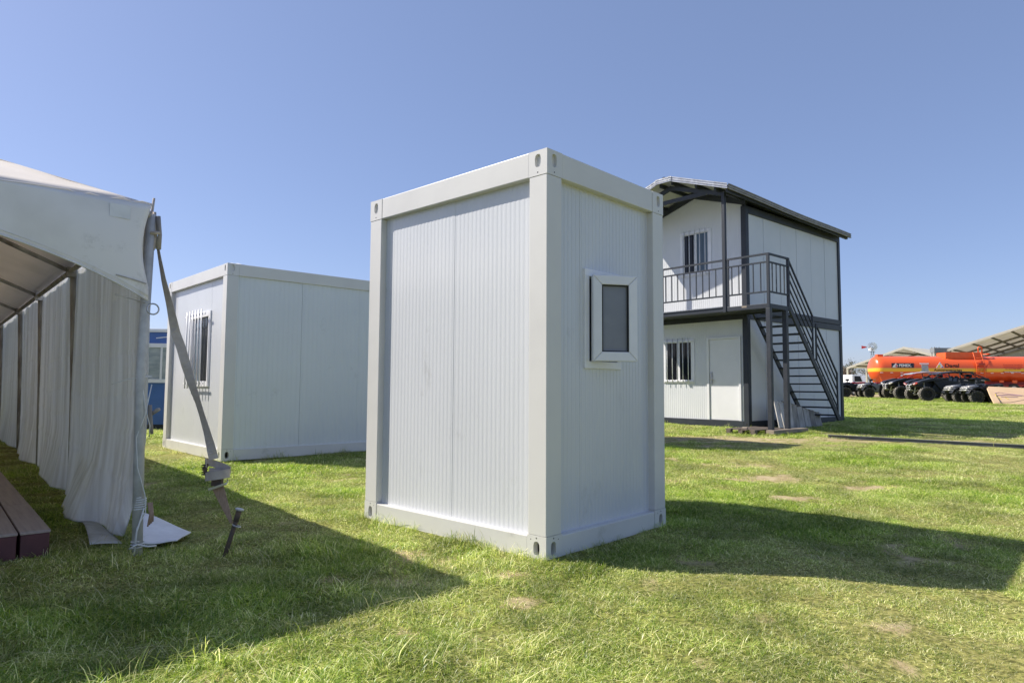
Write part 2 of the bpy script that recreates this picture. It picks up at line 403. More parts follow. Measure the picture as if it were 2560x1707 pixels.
def tuft(name, count, rad, hmin, hmax, wid, lean, seed):
    rg = np.random.default_rng(seed)
    vs, fs, tint = [], [], []
    for i in range(count):
        a = rg.uniform(0,2*math.pi); rr = rad*math.sqrt(rg.uniform(0,1))
        bx, by = rr*math.cos(a), rr*math.sin(a)
        h = rg.uniform(hmin,hmax)*(1 - .35*(rr/rad)); th = rg.uniform(0,2*math.pi)
        dx, dy = math.cos(th), math.sin(th); px, py = -dy, dx
        ln = lean*rg.uniform(.3,1.3); wd = wid*rg.uniform(.7,1.25)
        tv = rg.uniform(0,1)**1.3
        if rg.uniform() < .07: tv = 1.0
        b = len(vs)
        for k, t in enumerate((0,.4,.75)):
            cx = bx + dx*h*ln*t**2; cy = by + dy*h*ln*t**2; cz = h*t*(1 - .30*ln*t) - .008
            ww = wd*(1 - .45*t)
            vs += [(cx-px*ww/2, cy-py*ww/2, cz), (cx+px*ww/2, cy+py*ww/2, cz)]
        vs.append((bx + dx*h*ln, by + dy*h*ln, h*(1 - .30*ln) - .008))
        fs += [(b,b+1,b+3,b+2),(b+2,b+3,b+5,b+4),(b+4,b+5,b+6)]
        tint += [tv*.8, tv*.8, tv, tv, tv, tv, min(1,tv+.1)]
    me = bpy.data.meshes.new(name); me.from_pydata(vs,[],fs)
    at = me.attributes.new("tint",'FLOAT','POINT'); at.data.foreach_set("value", tint)
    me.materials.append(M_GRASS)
    me.polygons.foreach_set("use_smooth", [True]*len(me.polygons))
    return bpy.data.objects.new(name, me)

FOOT = []     # building footprints (polygons) that keep grass out
def inside(x, y, poly, grow=0.0):
    r = np.ones_like(x, bool); n = len(poly)
    for i in range(n):
        (x0,y0),(x1,y1) = poly[i], poly[(i+1)%n]
        ln = math.hypot(x1-x0,y1-y0)
        r &= ((x1-x0)*(y-y0) - (y1-y0)*(x-x0))/ln > -grow
    return r

def make_grass():
    kinds = bpy.data.collections.new("grass_kinds")
    for i in range(4): kinds.objects.link(tuft("grass_tuft_a%d" % i, 165, .13, .012, .034, .0025, 1.7, 100+i))     # cropped turf
    for i in range(4): kinds.objects.link(tuft("grass_tuft_b%d" % i, 155, .12, .020, .056, .0028, 1.45, 200+i))      # lush turf
    for i in range(2): kinds.objects.link(tuft("grass_tuft_c%d" % i, 34, .06, .05, .125, .0027, 1.25, 300+i))       # long clumps
    P, S, K, L = [], [], [], []
    def band(y0, y1, dens, smin, smax, long_p):
        area = 0.98*(y1*y1 - y0*y0)*1.0
        n = int(area*dens)
        y = np.sqrt(rng.uniform(y0*y0, y1*y1, n)); x = rng.uniform(-.98,.98,n)*y + 0
        b = bareness(x,y); l = lushness(x,y)
        sh = sstep(-.6,.3, 1.0 - (x + 2.2)/2.2)*(y<5)          # moister, longer turf beside the marquee
        keep = rng.uniform(0,1,n) > np.clip(b*.80,0,.88)
        keep &= rng.uniform(0,1,n) < .50 + .9*sstep(.22,.62,vnoise(x,y,.13,41)*.6+vnoise(x,y,.4,42)*.4)
        edge = np.zeros(n, bool)
        for poly in FOOT:
            keep &= ~inside(x,y,poly,.0)
            edge |= inside(x,y,poly,.13)
        keep &= (y < 43.5)
        x,y,b,l,sh,edge = [q[keep] for q in (x,y,b,l,sh,edge)]
        n = len(x)
        k = np.where(rng.uniform(0,1,n) < .15 + .75*l, rng.integers(4,8,n), rng.integers(0,4,n))
        lp = long_p*(.05 + .35*l + 1.5*sh*(x<.4) + 9*edge)
        k = np.where(rng.uniform(0,1,n) < lp, rng.integers(8,10,n), k)
        cl = vnoise(x,y,.14,31)*.7+vnoise(x,y,.4,32)*.3
        s = rng.uniform(smin,smax,n)*(.8+.4*l+.25*sh)*(1-.30*b)*(.68+.85*cl)
        P.append(np.stack([x,y,G(x,y)+.0*x],-1)); S.append(s); K.append(k); L.append(np.clip(l*.9+rng.normal(0,.12,n),0,1))
    band(1.7, 5.0, 230, .75, 1.15, .06)
    band(5.0, 8.0, 150, .85, 1.25, .04)
    band(8.0, 13.0, 80, 1.1, 1.6, .02)
    band(13.0, 22.0, 34, 1.6, 2.4, .01)
    band(22.0, 43.5, 10, 2.4, 3.4, .0)
    P = np.concatenate(P); S = np.concatenate(S); K = np.concatenate(K); L = np.concatenate(L)
    DK = np.clip(.78 + .58*sstep(.25,.65,vnoise(P[:,0],P[:,1],.11,51)*.62+vnoise(P[:,0],P[:,1],.5,52)*.38) + rng.normal(0,.10,len(P)),.45,1.4)
    # follow the small lumps of the ground
    lump = ((vnoise(P[:,0],P[:,1],.5,21)-.5)*.035 + (vnoise(P[:,0],P[:,1],.15,22)-.5)*.008)*(P[:,1]<20)
    P[:,2] += lump
    me = bpy.data.meshes.new("grass"); n = len(P)
    me.vertices.add(n); me.vertices.foreach_set("co", P.astype(np.float32).ravel())
    for nm, tp, arr in (("dark",'FLOAT',DK),("scl",'FLOAT',S),("kind_index",'INT',K),("lush",'FLOAT',L),("spin",'FLOAT',rng.uniform(0,6.283,n))):
        a = me.attributes.new(nm,tp,'POINT'); a.data.foreach_set("value", arr.astype(np.int32 if tp=='INT' else np.float32))
    me.materials.append(M_GRASS)
    o = bpy.data.objects.new("grass", me); COL.objects.link(o)
    tag(o, kind='stuff', cat='grass', label='green and straw coloured turf covering the showground')
    g = bpy.data.node_groups.new("grass_scatter",'GeometryNodeTree')
    g.interface.new_socket("Geometry", in_out='INPUT', socket_type='NodeSocketGeometry')
    g.interface.new_socket("Geometry", in_out='OUTPUT', socket_type='NodeSocketGeometry')
    nn = g.nodes; ll = g.links
    gi = nn.new("NodeGroupInput"); go = nn.new("NodeGroupOutput")
    ip = nn.new("GeometryNodeInstanceOnPoints"); ci = nn.new("GeometryNodeCollectionInfo")
    ci.inputs["Collection"].default_value = kinds; ci.inputs["Separate Children"].default_value = True; ci.inputs["Reset Children"].default_value = True
    def named(nm, tp):
        a = nn.new("GeometryNodeInputNamedAttribute"); a.data_type = tp; a.inputs["Name"].default_value = nm; return a.outputs[0]
    ll.new(gi.outputs[0], ip.inputs["Points"]); ll.new(ci.outputs[0], ip.inputs["Instance"])
    ip.inputs["Pick Instance"].default_value = True
    ll.new(named("kind_index",'INT'), ip.inputs["Instance Index"]); ll.new(named("scl",'FLOAT'), ip.inputs["Scale"])
    cx = nn.new("ShaderNodeCombineXYZ"); ll.new(named("spin",'FLOAT'), cx.inputs[2]); ll.new(cx.outputs[0], ip.inputs["Rotation"])
    ll.new(ip.outputs[0], go.inputs[0])
    md = o.modifiers.new("scatter",'NODES'); md.node_group = g
    return o

# ------------------------------------------------------------------ flat-pack container cabins
# local frame of a cabin: near bottom corner at the origin, x along its right-hand wall, y along its left-hand wall
def wallmap(side, WL, WR):
    return {'front': lambda a,d,z: (d, a, z), 'right': lambda a,d,z: (a, d, z),
            'back': lambda a,d,z: (WR-d, a, z), 'left': lambda a,d,z: (a, WL-d, z)}[side]

def rib_panel(mb, wm, a0, a1, z0, ztop, depth, period=.045, rib=.0009, holes=()):
    """pressed metal skin with shallow vertical ribs; ztop is a number or a function of a; holes: (a0,a1,z0,z1)"""
    zt = ztop if callable(ztop) else (lambda a: ztop)
    xs = []
    a = a0
    k = 0
    while a < a1 - 1e-6:
        for o_, dd in ((0,0),(.36*period,0),(.46*period,1),(.90*period,1)):
            if a + o_ < a1 - 1e-6: xs.append((a+o_, dd))
        a += period
    xs.append((a1, 0))
    for h in holes:
        for hb in (h[0],h[1]):
            if a0 < hb < a1: xs.append((hb, 0))
    xs.sort()
    for (p,dp),(q,dq) in zip(xs[:-1], xs[1:]):
        if q-p < 1e-6: continue
        m = (p+q)/2; iv = [(z0,None)]
        segs = []
        hs = sorted([h for h in holes if h[0] < m < h[1]], key=lambda h: h[2])
        lo = z0
        for h in hs:
            segs.append((lo,lo,h[2],h[2])); lo = h[3]
        segs.append((lo,lo,zt(p),zt(q)))
        for s in segs:
            mb.add([wm(p,depth-rib*dp,s[0]), wm(q,depth-rib*dq,s[1]), wm(q,depth-rib*dq,s[3]), wm(p,depth-rib*dp,s[2])], [(0,1,2,3)])
    for a in (a0,a1):      # folded edges
        mb.add([wm(a,depth,z0), wm(a,depth+.04,z0), wm(a,depth+.04,zt(a)), wm(a,depth,zt(a))], [(0,1,2,3)])

def holed_plate(mb, wm, a0, a1, z0, z1, ac, zc, ra, rz, deep, depth=0.0, dark=False):
    """plate face with an oval pocket"""
    n = 36; angs = [2*math.pi*i/n for i in range(n)]
    for ca, cz in ((a0,z0),(a1,z0),(a1,z1),(a0,z1)): angs.append(math.atan2(cz-zc, ca-ac) % (2*math.pi))
    angs = sorted(set(round(a,5) for a in angs))
    def rect(t):
        c, s = math.cos(t), math.sin(t); k = 1e9
        if c > 1e-9: k = min(k,(a1-ac)/c)
        if c < -1e-9: k = min(k,(a0-ac)/c)
        if s > 1e-9: k = min(k,(z1-zc)/s)
        if s < -1e-9: k = min(k,(z0-zc)/s)
        return ac+k*c, zc+k*s
    def oval(t):
        c, s = math.cos(t), math.sin(t); e = 2.8
        k = 1.0/((abs(c)/ra)**e + (abs(s)/rz)**e)**(1/e)
        return ac+k*c, zc+k*s
    N = len(angs)
    ro = [wm(rect(t)[0], depth, rect(t)[1]) for t in angs]
    ri = [wm(oval(t)[0], depth, oval(t)[1]) for t in angs]
    rd = [wm(oval(t)[0], depth+deep, oval(t)[1]) for t in angs]
    mb.mi = 0
    mb.add(ro+ri, [(i,(i+1)%N,N+(i+1)%N,N+i) for i in range(N)])
    mb.add(ri+rd, [(i,(i+1)%N,N+(i+1)%N,N+i) for i in range(N)])
    mb.mi = 1 if dark else 0
    mb.add(rd, [tuple(range(N))]); mb.mi = 0

def disc(mb, wm, ac, zc, r, depth, n=10):
    mb.add([wm(ac+r*math.cos(2*math.pi*i/n), depth, zc+r*math.sin(2*math.pi*i/n)) for i in range(n)], [tuple(range(n))])

def cabin_frame(root, WL, WR, H, mf, zb=0.0, cast_bottom=True, cast_top=True, PW=.16, TR=.178, BR=.155, deep=.045, dark_pocket=False):
    """posts, rails and corner castings of one container module, z from zb to zb+H"""
    z0, z1 = zb, zb+H; C = .166
    names = [(0,0),(1,0),(1,1),(0,1)]
    for ix, iy in names:
        x = WR-PW if ix else 0; y = WL-PW if iy else 0
        MB().box(x,x+PW,y,y+PW,z0+C+.001,z1-TR-.001).build("corner_post", mf, root, bevel=.004)
        for top in (0,1):
            za, zc_ = (z1-TR, z1) if top else (z0, z0+C)
            mb = MB()
            xa, xb = (WR-C, WR+.0025) if ix else (-.0025, C); ya, yb = (WL-C, WL+.0025) if iy else (-.0025, C)
            fx = WR if ix else 0; fy = WL if iy else 0
            # two outward faces with pockets, the other faces plain
            wx = wallmap('back' if ix else 'front', WL, WR); wy = wallmap('left' if iy else 'right', WL, WR)
            yc = WL-.082 if iy else .082; xc = WR-.076 if ix else .076
            zc = za + (.105 if top else .082); ra, rz = .027, .046
            holed_plate(mb, wx, ya, yb, za, zc_, yc, zc, ra, rz, .022 if top else deep, -.0025, not top)
            holed_plate(mb, wy, xa, xb, za, zc_, xc, zc, ra, rz, .022 if top else deep, -.0025, not top)
            zi = (zc_, za)
            for z in zi: mb.add([(xa,ya,z),(xb,ya,z),(xb,yb,z),(xa,yb,z)], [(0,1,2,3)])
            xi = xa if ix else xb; yi = ya if iy else yb
            mb.add([(xi,ya,za),(xi,yb,za),(xi,yb,zc_),(xi,ya,zc_)], [(0,1,2,3)])
            mb.add([(xa,yi,za),(xb,yi,za),(xb,yi,zc_),(xa,yi,zc_)], [(0,1,2,3)])
            mb.mi = 1
            zb_ = za+.022 if top else za+.150
            for wmx, cc in ((wx,yc),(wy,xc)):
                disc(mb, wmx, cc, zb_, .0055, -.0031)
                if not top:
                    disc(mb, wmx, cc+(.05 if (cc<1) else -.05), zb_-.012, .004, -.0031)
            mb.mi = 0
            mb.build("corner_casting", [mf, M_DARK], root)
    g = .0015
    for z_a, z_b, nm in ((z1-TR, z1, "top_rail"), (z0, z0+BR, "bottom_rail")):
        D = .10
        MB().box(C+g, WR-C-g, 0, D, z_a, z_b).build(nm, mf, root, bevel=.005)
        MB().box(C+g, WR-C-g, WL-D, WL, z_a, z_b).build(nm, mf, root, bevel=.005)
        MB().box(0, D, C+g, WL-C-g, z_a, z_b).build(nm, mf, root, bevel=.005)
        MB().box(WR-D, WR, C+g, WL-C-g, z_a, z_b).build(nm, mf, root, bevel=.005)
    MB().box(.10,WR-.10,.10,WL-.10,z1-.03,z1-.012).build("roof_sheet", M_GALV, root)
    MB().box(.10,WR-.10,.10,WL-.10,z0+.06,z0+.13).build("floor", M_WOODD, root)

def barred_window(root, wm, a0, a1, z0, z1, depth, bars, panes, glass=(M_GLASS,M_GLASS), proud=.02, barout=.05, fw=.085, rails=True, over=.02):
    """white framed sliding window with vertical security bars"""
    fr = MB()
    d0, d1 = depth-proud, depth+.05
    for (p,q,s,t) in ((a0,a1,z0,z0+fw),(a0,a1,z1-fw,z1),(a0,a0+fw,z0+fw,z1-fw),(a1-fw,a1,z0+fw,z1-fw)):
        c = [wm(p,d0,s),wm(q,d0,s),wm(q,d1,s),wm(p,d1,s),wm(p,d0,t),wm(q,d0,t),wm(q,d1,t),wm(p,d1,t)]
        fr.add(c, [(0,3,2,1),(4,5,6,7),(0,1,5,4),(1,2,6,5),(2,3,7,6),(3,0,4,7)])
    win = fr.build("window", M_PVC, root, bevel=.004)
    mid = (a0+a1)/2
    for k in range(panes):
        p = a0+fw+(a1-a0-2*fw)*k/panes; q = a0+fw+(a1-a0-2*fw)*(k+1)/panes
        dd = depth+.012+.012*k
        MB().add([wm(p,dd,z0+fw),wm(q,dd,z0+fw),wm(q,dd,z1-fw),wm(p,dd,z1-fw)], [(0,1,2,3)]).build("pane", glass[k], win)
        if panes > 1:
            s = MB()
            for e in ((p,p+.03),(q-.03,q)):
                c = [wm(e[0],dd-.012,z0+fw),wm(e[1],dd-.012,z0+fw),wm(e[1],dd+.004,z0+fw),wm(e[0],dd+.004,z0+fw),wm(e[0],dd-.012,z1-fw),wm(e[1],dd-.012,z1-fw),wm(e[1],dd+.004,z1-fw),wm(e[0],dd+.004,z1-fw)]
                s.add(c, [(0,3,2,1),(4,5,6,7),(0,1,5,4),(1,2,6,5),(2,3,7,6),(3,0,4,7)])
            s.build("sash_stile", M_PVC, win)
    for k in range(bars):
        a = a0+fw*.9 + (a1-a0-1.8*fw)*(k+.5)/bars
        b = MB().tube([wm(a,depth-barout,z0-.03),wm(a,depth-barout,z1+over)], .010, 8).build("window_bar", M_PVC, win, smooth=True)
    if rails:
        for z in (z0+.05, z1-.05):
            MB().bar(wm(a0+.02,depth-barout+.014,z), wm(a1-.02,depth-barout+.014,z), .012, .03).build("bar_rail", M_PVC, win)
    return win

def panel_row(root, side, WL, WR, edges, z0, z1, depth, mp, holes=(), gap=0.0, **k):
    wm = wallmap(side, WL, WR)
    for i,(a,b) in enumerate(zip(edges[:-1],edges[1:])):
        mb = MB()
        rib_panel(mb, wm, a+(gap if i else 0), b-(gap if i<len(edges)-2 else 0), z0, z1, depth - (.0022 if i%2 else 0), holes=[h for h in holes if h[0] < b and h[1] > a], **k)
        mb.build("wall_panel", mp, root)

def even(a, b, n): return [a+(b-a)*i/n for i in range(n+1)]

def guard_cabin():
    WL, WR, H = 2.056, 1.534, 2.80
    yaw = R(47.006); X, Y = .233, 4.493
    t = thing("guard_cabin", "small white one-man guard cabin with an ajar window, standing alone on the grass", "cabin", (X,Y,0.0), yaw)
    cabin_frame(t, WL, WR, H, M_FRAME)
    rec = .062
    panel_row(t,'front',WL,WR,[.155,1.0,WL-.155],.150,H-.176,rec,M_PANEL)
    op = (.541,.905,1.352,1.981)
    panel_row(t,'right',WL,WR,[.155,.45,WR-.155],.150,H-.176,rec,M_PANEL,holes=[op],rib=.0030)
    panel_row(t,'back',WL,WR,[.155,1.0,WL-.155],.150,H-.176,rec,M_PANEL)
    panel_row(t,'left',WL,WR,[.155,.75,WR-.155],.150,H-.176,rec,M_PANEL)
    wm = wallmap('right',WL,WR)
    a0,a1,z0,z1 = .486,.960,1.297,2.036
    fr = MB()
    for (p,q,s,u) in ((a0,a1,z0,z0+.055),(a0,a1,z1-.055,z1),(a0,a0+.055,z0+.055,z1-.055),(a1-.055,a1,z0+.055,z1-.055)):
        fr.box(p,q,rec-.022,rec+.05,s,u)
    win = fr.build("window_frame", M_PVC, t, bevel=.003)
    # sash swung outwards, hinged on its left stile
    # sash frame of reference: u along the sash, o outwards
    P0 = Vector((.546,.030,0)); dr = Vector((.288,-.195,0)).normalized(); no = Vector((dr.y,-dr.x,0))
    W, S0, S1 = .348, 1.350, 1.985
    def sm(u,o,z): p = P0 + dr*u + no*o; return (p.x,p.y,z)
    def sbox(mb,u0,u1,o0,o1,za,zb):
        mb.add([sm(u0,o0,za),sm(u1,o0,za),sm(u1,o1,za),sm(u0,o1,za),sm(u0,o0,zb),sm(u1,o0,zb),sm(u1,o1,zb),sm(u0,o1,zb)],[(0,3,2,1),(4,5,6,7),(0,1,5,4),(1,2,6,5),(2,3,7,6),(3,0,4,7)])
    s = MB(); b = .070; e_ = .0008          # four mitred profiles with hairline joints
    for q in ([(0,S0),(W,S0),(W-b,S0+b),(b,S0+b)],[(0,S1),(b,S1-b),(W-b,S1-b),(W,S1)],[(0,S0+2*e_),(b-e_,S0+b+e_),(b-e_,S1-b-e_),(0,S1-2*e_)],[(W,S0+2*e_),(W,S1-2*e_),(W-b+e_,S1-b-e_),(W-b+e_,S0+b+e_)]):
        s.prism([sm(u,.0,z) for u,z in q], no*.05)
    sash = s.build("window_sash", M_PVC, t, bevel=.006, label="white sash swung open on its left edge")
    g = MB(); sbox(g,b-.004,W-b+.004,.018,.026,S0+b-.004,S1-b+.004); g.build("pane", M_FROST, sash)
    k = MB()
    sbox(k,b-.001,b+.007,.03,.046,S0+b,S1-b); sbox(k,W-b-.007,W-b+.001,.03,.046,S0+b,S1-b)
    sbox(k,b+.007,W-b-.007,.03,.046,S1-b-.007,S1-b+.001); sbox(k,b+.007,W-b-.007,.03,.046,S0+b-.001,S0+b+.007)
    k.build("glazing_gasket", M_DARK, sash)
    d = Vector((math.cos(yaw),math.sin(yaw))); l = Vector((-d.y,d.x)); O = Vector((X,Y))
    FOOT.append([tuple(O),tuple(O+d*WR),tuple(O+d*WR+l*WL),tuple(O+l*WL)])
    # its twin stands further back, behind it: the photograph shows that one's shadow on the grass
    t["group"] = "guard cabins on the grass"
    O2 = Vector((1.71,11.81)); dup(t, (O2.x,O2.y,.10), yaw, "second guard cabin, hidden behind the near one, casting the shadow before the two-storey building")
    FOOT.append([tuple(O2),tuple(O2+d*WR),tuple(O2+d*WR+l*WL),tuple(O2+l*WL)])
guard_cabin()

def office_cabin():
    WL, WR, H = 2.726, 6.0, 2.80
    yaw = R(42.925); X, Y, Z = -4.054, 9.415, .092
    t = thing("office_cabin", "long white office cabin with a barred window, behind the strap beside the marquee", "cabin", (X,Y,Z), yaw)
    cabin_frame(t, WL, WR, H, M_FRAME, TR=.17)
    rec = .058
    wm = wallmap('front',WL,WR)
    panel_row(t,'front',WL,WR,[.155,.752,1.70,WL-.155],.150,H-.168,rec,M_PANEL,holes=[(.80,1.63,1.10,2.12)],period=.06,rib=.0012)
    panel_row(t,'right',WL,WR,[.155,1.15,2.14,3.12,4.1,5.0,WR-.155],.090,H-.168,.030,M_PANEL2,period=.075,rib=.0030,gap=.0018)
    panel_row(t,'back',WL,WR,[.155,1.4,WL-.155],.150,H-.168,rec,M_PANEL2,period=.1)
    panel_row(t,'left',WL,WR,even(.155,WR-.155,6),.150,H-.168,rec,M_PANEL2,period=.1)
    barred_window(t, wm, .745, 1.69, 1.035, 2.185, rec, 6, 2, glass=(M_GLASS,M_BLUEGLASS), barout=.10)
    # crumpled roof membrane showing above the rail
    mb = MB()
    def fn(u,v):
        x = .12+u*(WR-.2); z = H-.02+.035*max(0,math.sin(9*u+1.3*math.sin(21*u)))*(1-abs(2*v-1)) + .012*math.sin(37*u)
        return (x, .10+v*.25, max(z,H-.03))
    mb.grid(90,6,fn); mb.build("roof_membrane", M_STEELW, t, smooth=True)
    mb = MB(); 
    def fn2(u,v): return (.03+.22*u, .02+.14*v, H+.004+.02*math.sin(math.pi*u)*math.sin(math.pi*v)*(1+.4*math.sin(11*u)))
    mb.grid(10,6,fn2); mb.build("foam_sealant", M_FLAP, t, smooth=True)
    d = Vector((math.cos(yaw),math.sin(yaw))); l = Vector((-d.y,d.x)); O = Vector((X,Y))
    FOOT.append([tuple(O),tuple(O+d*WR),tuple(O+d*WR+l*WL),tuple(O+l*WL)])
office_cabin()

# ------------------------------------------------------------------ two-storey cabin building with outside stairs
def two_storey():
    W, L = 2.95, 5.20
    yaw = R(40.56); X, Y, Z = 5.668, 16.017, .199
    t = thing("two_storey_building", "white two-storey cabin building with dark steel frame, gabled roof, balcony and outside stairs", "building", (X,Y,Z), yaw)
    F = wallmap('front',W,L); S = wallmap('right',W,L)
    P = .135
    # ---- lower module
    def post(x,y,z0,z1,p=P): MB().box(x,x+p,y,y+p,z0,z1).build("frame_post", M_STEEL, t, bevel=.006)
    for x in (0,L-P):
        for y in (0,W-P):
            post(x,y,0,2.785); post(x,y,2.795,5.40)
    for z0,z1,nm in ((.0,.165,"sill_beam"),(2.625,2.785,"floor_beam"),(2.795,2.935,"floor_beam")):
        for y in (0,W-.1): MB().box(P+.002,L-P-.002,y,y+.1,z0,z1).build(nm, M_STEELW if nm=="floor_beam" else M_STEEL, t, bevel=.006)
        for x in (0,L-.1): MB().box(x,x+.1,P+.002,W-P-.002,z0,z1).build(nm, M_STEEL, t, bevel=.006)
    for y in (0,W-.1): MB().box(P+.002,L-P-.002,y,y+.1,5.225,5.40).build("eave_beam", M_STEEL, t, bevel=.006)
    MB().box(.1,L-.1,.1,W-.1,2.70,2.77).build("floor_deck", M_WOODD, t)
    door_o = (.265,1.085,.165,2.165)
    e = [P,1.165,2.08,W-P]
    panel_row(t,'front',W,L,e,.165,2.626,.045,M_PANEL3,holes=[door_o,(1.60,2.43,1.16,2.14)],period=.06,rib=.003)
    gab = lambda a: 5.41 + .46*min(a, W-a)/(W/2)
    wm = F
    for i,(a,b) in enumerate(zip([P,.97,1.92],[.97,1.92,W-P])):
        mb = MB(); rib_panel(mb,F,a,b,2.93,gab,.045-(.002 if i%2 else 0),period=.06,rib=.003,holes=[(1.06,1.85,3.92,4.95)]); mb.build("wall_panel", M_PANEL3, t)
    se = [P,.88,1.74,2.60,3.42,4.25,L-P]
    panel_row(t,'right',W,L,se,.165,2.626,.035,M_PANEL3,period=.86,rib=0,gap=.006)
    panel_row(t,'right',W,L,se,2.934,5.226,.035,M_PANEL3,period=.86,rib=0,gap=.006)
    panel_row(t,'left',W,L,se,.165,2.626,.035,M_PANEL3,period=.86,rib=0,gap=.006)
    panel_row(t,'left',W,L,se,2.934,5.226,.035,M_PANEL3,period=.86,rib=0,gap=.006)
    panel_row(t,'back',W,L,[P,1.165,2.08,W-P],.165,2.626,.035,M_PANEL3,period=.1)
    mb = MB(); rib_panel(mb, wallmap('back',W,L), P, W-P, 2.93, gab, .035, period=.2, rib=0); mb.build("wall_panel", M_PANEL3, t)
    # dark recess bolt holes of the frame corners
    for z in (.085,2.70):
        for wmx,a in ((F,.06),(S,.06)):
            m = MB(); c = [wmx(a+.02*math.cos(k*math.pi/6),-.002,z+.033*math.sin(k*math.pi/6)) for k in range(12)]
            m.add(c,[tuple(range(12))]); m.build("lifting_hole", M_DARK, t)
    # gable rafters on the facade
    for s0,s1 in ((0,W/2),(W,W/2)):
        m = MB(); za = 5.405; zb = 5.865
        m.prism([(-.012,s0,za),(-.012,s1,zb),(-.012,s1,zb+.15),(-.012,s0,za+.15)],(.06,0,0)); m.build("gable_beam", M_STEEL, t)
    # ---- windows and door
    barred_window(t,F,.985,1.925,3.84,5.02,.045,5,2,glass=(M_BLUEGLASS,M_GLASS),proud=.018,barout=.055,over=.03)
    barred_window(t,F,1.525,2.50,1.075,2.215,.045,5,2,glass=(M_GLASS,M_GLASS),proud=.018,barout=.055,over=.03)
    df = MB()
    for (p,q,s,u) in ((.205,.265,.165,2.22),(1.085,1.15,.165,2.22),(.265,1.085,2.165,2.22)): df.box(.008,.09,p,q,s,u)
    dfo = df.build("door_frame", M_DOOR, t, bevel=.004)
    door = MB().box(.040,.085,.268,1.082,.170,2.162).build("door", M_DOOR, t, bevel=.004)
    h = MB(); h.box(.026,.042,1.003,1.052,1.04,1.36); h.tube([(.034,1.027,1.16),(-.01,1.027,1.16),(-.01,.93,1.165)],.010,8); h.tube([(.034,1.028,1.33),(-.012,1.028,1.31),(-.012,1.028,1.10),(.034,1.028,1.08)],.008,8)
    h.build("door_handle", M_CHROME, door, smooth=False)
    # ---- roof
    ridge, eave, x0, x1, ov = 6.125, 5.53, -1.26, L+.06, .27
    sl = (ridge-eave)/(W/2+ov)
    roof = MB()
    for sgn in (0,1):
        f = (lambda y: y) if not sgn else (lambda y: W-y)
        n = 46
        def fn(u,v,f=f):
            y = -ov + v*(W/2+ov); z = eave + (y+ov)*sl
            sag = -.022*math.sin(math.pi*u) + .006*math.sin(5*u+2*v) - .17*u
            return (x0+u*(x1-x0), f(y), z+sag+.012)
        roof.grid(24,6,fn)
    ro = roof.build("roof", M_ROOFU, t, solid=.02)
    top = MB()          # corrugated galvanised top sheet
    for sgn in (0,1):
        f = (lambda y: y) if not sgn else (lambda y: W-y)
        def fn(u,v,f=f):
            y = -ov-.02 + v*(W/2+ov+.02); z = eave + (y+ov)*sl
            sag = -.022*math.sin(math.pi*u) + .006*math.sin(5*u+2*v) - .17*u
            rib = .018*(1 if (int(u*168)%6) in (0,1) else 0)
            return (x0+u*(x1-x0), f(y), z+sag+.035+rib)
        top.grid(168,5,fn)
    top.build("roof_sheeting", M_GALV, t)
    # stepped galvanised trims on rakes and eaves (three folds)
    def trim(p,q,out,drop=.17):
        m = MB(); p=Vector(p); q=Vector(q); o=Vector(out); k = 16
        prof = [(0,.135),(.022,.125),(.022,.095),(.004,.085),(.004,.06),(.022,.05),(.022,.02),(.004,.01),(.004,-.012),(.022,-.022),(.022,-.045),(0,-.05)]
        rg = random.Random(3)
        def fn(u,v):
            i = min(int(round(v*(len(prof)-1))),len(prof)-1); pp = p.lerp(q,u)
            return tuple(pp + o*prof[i][0] + Vector((0,0,prof[i][1]*.72 + sagf(pp.x))))
        m.grid(k,len(prof)-1,fn)
        return m
    def sagf(x):
        u = (x-x0)/(x1-x0); return -.022*math.sin(math.pi*u) + .007*math.sin(9*u) - .17*u
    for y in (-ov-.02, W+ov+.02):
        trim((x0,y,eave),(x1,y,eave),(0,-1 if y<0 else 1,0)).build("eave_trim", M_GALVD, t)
    for x,sg in ((x0,-1),(x1,1)):
        for ya,yb in ((-ov-.02,W/2-.16),(W+ov+.02,W/2+.16)):
            trim((x,ya,eave),(x,yb,ridge-.16*sl),(sg,0,0)).build("rake_trim", M_GALV, t)
        m = trim((x-.012*(-sg),W/2-.24,ridge-.20*sl),(x-.012*(-sg),W/2+.24,ridge-.20*sl),(sg,0,0)); m.build("ridge_cap", M_GALV, t)
    # purlins running under the roof
    for y in (-.21,.10,.62,1.30):
        for yy in (y, W-y):
            z = eave + (yy+ov if yy<W/2 else W-yy+ov)*sl - .115
            MB().bar((x0+.10,yy,z+.062),(L-.02,yy,z+.062-.165),.06,.085).build("purlin", M_STEEL, t)
    # ---- porch frame on the balcony edge
    BX, CY = -.96, -1.07
    for y in (.0,W): MB().box(BX-.04,BX+.04,y-.04,y+.04,2.70,5.50).build("porch_post", M_STEEL, t, bevel=.004)
    for s0,s1 in ((-.04,W/2),(W+.04,W/2)):
        MB().prism([(BX-.03,s0,5.43),(BX-.03,s1,5.905),(BX-.03,s1,6.01),(BX-.03,s0,5.535)],(.06,0,0)).build("porch_rafter", M_STEEL, t)
    MB().box(BX-.028,BX+.028,.42,W-.42,5.565,5.66).build("porch_tie", M_STEEL, t)
    # ---- balcony
    MB().box(BX+.05,-.005,CY+.05,W,2.745,2.80).build("balcony_deck", M_STEELW, t)
    fr = MB(); fr.box(BX-.02,BX+.045,CY,W,2.715,2.815); fr.box(BX+.05,.0,CY-.02,CY+.045,2.715,2.815); fr.box(-.06,-.004,CY+.05,-.002,2.715,2.815)
    fr.build("balcony_edge_beam", M_STEEL, t, bevel=.004)
